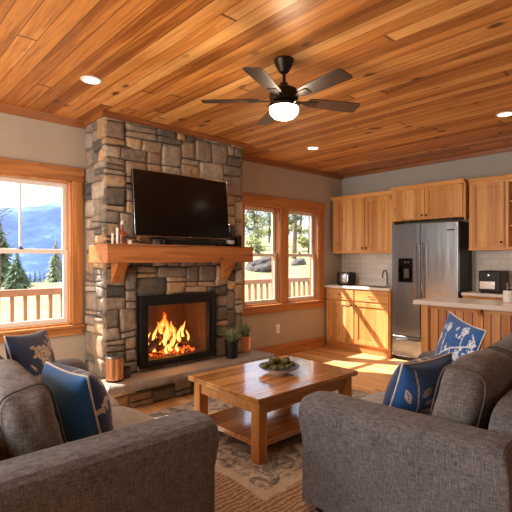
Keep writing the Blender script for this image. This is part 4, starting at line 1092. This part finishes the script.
# polar grid kept beyond the deck
g = []
for a in azs:
    row = []
    for d in ds:
        x, y = d * math.cos(a), d * math.sin(a)
        row.append(bm.verts.new((x, y, hgt(x, y) if d > 7 else -.95)))
    g.append(row)
for i in range(len(azs) - 1):
    for j in range(len(ds) - 1):
        cxy = [g[i][j].co, g[i + 1][j + 1].co]
        if min(c.y for c in cxy) < 4.9 or min(c.y for c in cxy) < 5.6 and max(c.x for c in cxy) > -3: continue
        f = bm.faces.new([g[i][j], g[i + 1][j], g[i + 1][j + 1], g[i][j + 1]]); f.smooth = True
bmesh.ops.delete(bm, geom=[v for v in bm.verts if not v.link_faces], context='VERTS')
gr = struct(obj('ground', bm, M['meadow'])); 
# deck
struct(obj('deck_floor', MB().box(-3, 9, WY + T + .01, 5.95, -.16, -.06), M['deck']))
rl = thing('deck_railing', 'reddish wooden deck railing with square balusters outside the windows', 'railing', (3, 5.85, -.06))
obj('top_rail', MB().box(-3, 9, 5.79, 5.91, .905, .985), M['rail'], rl, bevel=.004); obj('bottom_rail', MB().box(-3, 9, 5.83, 5.87, .03, .09), M['rail'], rl)
x = -2.9; k = 0; bal0 = None
while x < 8.9:
    if bal0 is None: bal0 = obj('baluster', MB().box(x - .019, x + .019, 5.831, 5.869, .09, .905), M['rail'], rl); o = bal0
    else:
        o = bal0.copy(); COL.objects.link(o); o.parent = rl; o.location.x = bal0.location.x + (x + 2.9)
    x += .145
for x in (-1.0, .35, 2.6, 4.1, 6.2, 8.0): obj('post', MB().box(x - .045, x + .045, 5.805, 5.895, -.06, .905), M['rail'], rl)

# trees
def conifer_mesh(mb, Ht, Rb, nl, nb, rnd, z0=.12):
    for l in range(nl):
        f = l / (nl - 1); z = Ht * (z0 + (1 - z0) * f); rr = Rb * (1 - f) ** .85 + .03 * Ht * .2
        for b in range(max(4, int(nb * (1 - f * .6)))):
            a = rnd.uniform(0, 2 * PI); L = rr * rnd.uniform(.7, 1.15); w = L * .30; d = Vector((math.cos(a), math.sin(a), 0)); s = Vector((-math.sin(a), math.cos(a), 0))
            zz = z + rnd.uniform(-.5, .5) * Ht / nl; dr = L * .45
            p0 = Vector((0, 0, zz)); k = 5; prevv = None
            for i in range(k + 1):
                t = i / k; c = p0 + d * L * t - Z * dr * t ** 1.3 + Z * rnd.uniform(-.02, .02) * Ht * .3
                ww = w * (1 - t) ** .6 * (1 if i % 2 else .55) + .005 * Ht * .1
                cur = [mb.bm.verts.new(c + s * ww - Z * ww * .3), mb.bm.verts.new(c + Z * ww * .35), mb.bm.verts.new(c - s * ww - Z * ww * .3)]
                if prevv:
                    mb.bm.faces.new([prevv[0], prevv[1], cur[1], cur[0]]); mb.bm.faces.new([prevv[1], prevv[2], cur[2], cur[1]])
                prevv = cur
def conifer(name, label, loc, Ht, Rb, mat, seed, nl=22, nb=12, group=None, z0=.12):
    rnd = random.Random(seed); t_ = thing(name, label, 'tree', loc, group=group)
    m = MB(); conifer_mesh(m, Ht, Rb, nl, nb, rnd, z0); obj('foliage', m, mat, t_, local=True)
    obj('trunk', MB().lathe([(Ht * .018, 0), (Ht * .012, Ht * .5), (Ht * .002, Ht * .98)], (0, 0, 0), 8), M['bark'], t_, smooth=60, local=True)
    return t_
def at(u, d): 
    p = F * d + Rr * ((u - 256) / 446 * d); return p.x, p.y
def place(u, d): x, y = at(u, d); return (x, y, hgt(x, y) - .1)
conifer('spruce_tree', 'dark green spruce at the left edge of the left window view', place(0, 42), 6.4, 2.1, M['spruce'], 1, nl=30, nb=18)
conifer('spruce_tree', 'dark green spruce just right of the tallest one, left window view', place(17, 36), 3.4, 1.35, M['spruce'], 2, nl=26, nb=16)
conifer('fir_tree', 'pale green fir at the right side of the left window view', place(56, 48), 5.0, 1.35, M['pine'], 3, nl=26, nb=14)
x, y, z = place(-3, 12)
bt = thing('bare_tree', 'bare branch tips reaching in at upper left of the left window view', 'tree', (x, y, z))
m = MB(); rnd = random.Random(2)
m.tube([(0, 0, 0), (.05, 0, 2), (0, .05, 4)], [.06, .05, .02], 8)
for k in range(16):
    zz = rnd.uniform(2.2, 3.6); a = rnd.uniform(0, 2 * PI); L = rnd.uniform(.3, .75); q = Vector((L * math.cos(a), L * math.sin(a), L * .6))
    m.tube([(0, 0, zz), Vector((0, 0, zz)) + q * .5, Vector((0, 0, zz)) + q + Vector((0, 0, .06))], [.012, .008, .003], 5)
    m.tube([Vector((0, 0, zz)) + q * .5, Vector((0, 0, zz)) + q * .8 + Vector((rnd.uniform(-.2, .2), rnd.uniform(-.2, .2), .02))], [.006, .002], 5)
obj('branches', m, M['bark'], bt, local=True)
# hazy forest copies
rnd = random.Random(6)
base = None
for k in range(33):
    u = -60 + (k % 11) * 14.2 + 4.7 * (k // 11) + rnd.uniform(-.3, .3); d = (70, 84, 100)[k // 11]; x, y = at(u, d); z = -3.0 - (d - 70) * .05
    if base is None: base = conifer('distant_spruce', 'spruce tinted blue-grey with haze in the woods beyond the meadow', (x, y, z), 6.0, 1.9, M['sprucehaze'], 77, nl=14, nb=8, group='hazy spruces beyond the meadow'); o = base
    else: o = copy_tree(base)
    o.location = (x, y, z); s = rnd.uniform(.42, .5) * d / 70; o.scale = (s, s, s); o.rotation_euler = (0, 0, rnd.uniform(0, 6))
# mountains
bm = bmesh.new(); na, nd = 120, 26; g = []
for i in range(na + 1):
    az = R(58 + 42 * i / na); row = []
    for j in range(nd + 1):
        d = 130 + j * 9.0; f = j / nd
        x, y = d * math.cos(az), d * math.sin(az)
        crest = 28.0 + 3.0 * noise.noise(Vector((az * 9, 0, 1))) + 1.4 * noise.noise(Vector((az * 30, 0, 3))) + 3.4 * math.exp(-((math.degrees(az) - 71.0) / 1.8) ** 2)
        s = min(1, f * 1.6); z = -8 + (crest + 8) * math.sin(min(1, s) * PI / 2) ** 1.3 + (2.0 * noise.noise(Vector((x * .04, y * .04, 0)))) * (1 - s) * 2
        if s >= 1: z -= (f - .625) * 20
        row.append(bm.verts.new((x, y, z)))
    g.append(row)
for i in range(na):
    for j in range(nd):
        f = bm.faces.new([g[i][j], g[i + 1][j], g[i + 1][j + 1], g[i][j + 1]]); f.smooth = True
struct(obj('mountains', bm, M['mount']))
# boulders on the right slope
def boulder(u, v, wpx, hpx, d, label, seed):
    x, y = at(u, d); zc = 1.35 + (259 - v) * d / 446; r = wpx / 446 * d / 2; hh = hpx / 446 * d / 2
    bm = bmesh.new(); bmesh.ops.create_icosphere(bm, subdivisions=4, radius=1)
    for q in bm.verts:
        n_ = noise.noise(q.co * 1.3 + Vector((seed, 0, 0))) * .35 + noise.noise(q.co * 3.5 + Vector((seed, 0, 0))) * .12
        c = q.co * (1 + n_); c.z = max(c.z, -.8); c.x += c.z * .3; q.co = Vector((c.x * r, c.y * r, c.z * hh))
    o = obj('boulder', bm, M['boulder'], smooth=60); o.location = (x, y, hgt(x, y) + hh * .35); tag(o, label, 'boulder'); return o
boulder(263, 268, 30, 17, 15, 'large dark boulder on grass seen through left pane of double window', 1)
boulder(298, 269, 15, 9, 16, 'smaller dark boulder on grass seen through right pane of double window', 5)
boulder(318, 272, 10, 10, 18, 'round boulder beside the right frame of the double window', 9)
def leafy(name, label, loc, Ht, Rb, mat, seed, nleaf=1500, trunk_h=.4, group=None):
    rnd = random.Random(seed); t_ = thing(name, label, 'tree', loc, group=group)
    m = MB(); blobs = [(Vector((rnd.uniform(-.6, .6) * Rb, rnd.uniform(-.6, .6) * Rb, Ht * rnd.uniform(trunk_h, .95))), Rb * rnd.uniform(.25, .5)) for _ in range(16)]
    for k in range(nleaf):
        c, r = rnd.choice(blobs); v = Vector((rnd.gauss(0, 1), rnd.gauss(0, 1), rnd.gauss(0, .7))); v = v.normalized() * r * rnd.uniform(.4, 1.05); p = c + v
        s = Ht * .018 * rnd.uniform(.6, 1.5); a = Vector((rnd.uniform(-1, 1), rnd.uniform(-1, 1), rnd.uniform(-1, 1))).normalized() * s; b = a.orthogonal().normalized() * s * .6
        m.bm.faces.new([m.bm.verts.new(p - a), m.bm.verts.new(p + b), m.bm.verts.new(p + a), m.bm.verts.new(p - b)])
    obj('foliage', m, mat, t_, local=True)
    tm = MB(); tm.tube([(0, 0, 0), (.02 * Ht, 0, Ht * .4), (0, .01 * Ht, Ht * .8)], [Ht * .022, Ht * .015, Ht * .006], 8)
    for c, r in blobs: tm.tube([(.01 * Ht, 0, c.z * .7), c], [Ht * .008, Ht * .002], 5)
    obj('trunk', tm, M['bark'], t_, smooth=60, local=True); return t_
TR = [(243, 30, 5.0, 1.1, 1), (257, 23, 2.9, .8, 0), (274, 28, 5.0, 1.2, 1), (294, 20, 5.2, .85, 1), (309, 25, 4.4, .85, 0), (324, 22, 5.0, .9, 1), (254, 40, 5, 1.3, 0), (283, 40, 6, 1.3, 0), (300, 45, 7, 1.5, 0), (232, 38, 6, 1.5, 0), (330, 36, 6.5, 1.5, 0), (269, 50, 5.5, 1.5, 0)]
TL_ = ['loose pine at the left of the double window view', 'bushy yellow-green tree in left pane of double window', 'loose tall pine beside the centre post of double window', 'tall pine with dark bare trunk in the right pane', 'bushy tree right of the tall dark-trunked pine', 'slim pine at the right edge of the double window', 'far bushy tree on the slope behind the left pane', 'far bushy tree behind the centre post of double window', 'far tall bushy tree behind the right pane', 'far bushy tree hidden partly by the chimney edge', 'far tree beyond the right frame of double window', 'most distant tree on the slope behind the left pane']
M['leafg'] = flat('tree_leaves', rgb(146, 152, 100), .8, var=.35, scale=2)
for i, ((u, d, h_, r_, k_), lb_) in enumerate(zip(TR, TL_)):
    leafy('pine_tree' if k_ else 'leafy_tree', lb_, place(u, d), h_, r_, M['spruce'] if k_ else M['leafg'], 100 + i, 1300 if k_ else 2200, .3 if k_ else .12)

# ------------------------------------------------------------------ light
W = bpy.data.worlds.new('World'); S.world = W; W.use_nodes = True; nt = W.node_tree; nt.nodes.clear()
wo = nt.nodes.new('ShaderNodeOutputWorld'); bg = nt.nodes.new('ShaderNodeBackground'); tc = nt.nodes.new('ShaderNodeTexCoord')
nz = nt.nodes.new('ShaderNodeTexNoise'); nz.inputs['Scale'].default_value = 2.2; nz.inputs['Detail'].default_value = 6
mp = nt.nodes.new('ShaderNodeMapping'); mp.inputs['Scale'].default_value = (1, 1, 3.5)
nt.links.new(tc.outputs['Generated'], mp.inputs[0]); nt.links.new(mp.outputs[0], nz.inputs['Vector'])
cr = nt.nodes.new('ShaderNodeValToRGB'); cr.color_ramp.elements[0].position = .35; cr.color_ramp.elements[0].color = (.62, .78, 1, 1); cr.color_ramp.elements[1].position = .62; cr.color_ramp.elements[1].color = (1, 1, 1, 1)
nt.links.new(nz.outputs[0], cr.inputs[0]); nt.links.new(cr.outputs[0], bg.inputs[0]); bg.inputs[1].default_value = 1.9; nt.links.new(bg.outputs[0], wo.inputs[0])
def light(kind, name, loc, energy, color, **k):
    l = bpy.data.lights.new(name, kind); l.energy = energy; l.color = color
    rot = k.pop('rot', None)
    for a, v in k.items(): setattr(l, a, v)
    o = bpy.data.objects.new(name, l); COL.objects.link(o); o.location = loc
    if rot is not None: o.rotation_euler = rot
    return o
sd = Vector((.44, -.86, -1.0)).normalized()
sun = light('SUN', 'sun', (0, 0, 20), 17.0, (1, .95, .88), angle=R(1.0)); sun.rotation_euler = sd.to_track_quat('-Z', 'Y').to_euler()
light('POINT', 'fan_lamp', (fc.x, fc.y, 2.25), 24, (1, .80, .56), shadow_soft_size=.09)
light('POINT', 'fire_glow', (2.5, 4.03, .62), 9, (1, .42, .12), shadow_soft_size=.10)
# added area lamp boosting window light at the unseen side wall opening
def area_fill(name, loc, rot, sx, sy, e): 
    return light('AREA', name, loc, e, (1, .95, .88), shape='RECTANGLE', size=sx, size_y=sy, rot=rot)
area_fill('fill_side', (LX - .05, 2.55, 1.3), (0, R(-90), 0), 2.3, 2.6, 120)

cam = bpy.data.cameras.new('camera'); co_ = bpy.data.objects.new('camera', cam); COL.objects.link(co_)
co_.location = (0, 0, 1.35); co_.rotation_euler = (PI / 2, 0, math.atan(485 / 446) - PI / 2)
cam.sensor_width = 36; cam.lens = 446 / 512 * 36; cam.shift_y = 3 / 512; cam.clip_end = 2000; cam.clip_start = .05
S.camera = co_
S.view_settings.view_transform = 'Standard'; S.view_settings.look = 'None'; S.view_settings.gamma = 1; S.view_settings.exposure = .15
S.cycles.use_denoising = True; S.cycles.max_bounces = 8; S.cycles.diffuse_bounces = 5; S.cycles.transparent_max_bounces = 16; S.cycles.sample_clamp_indirect = 6
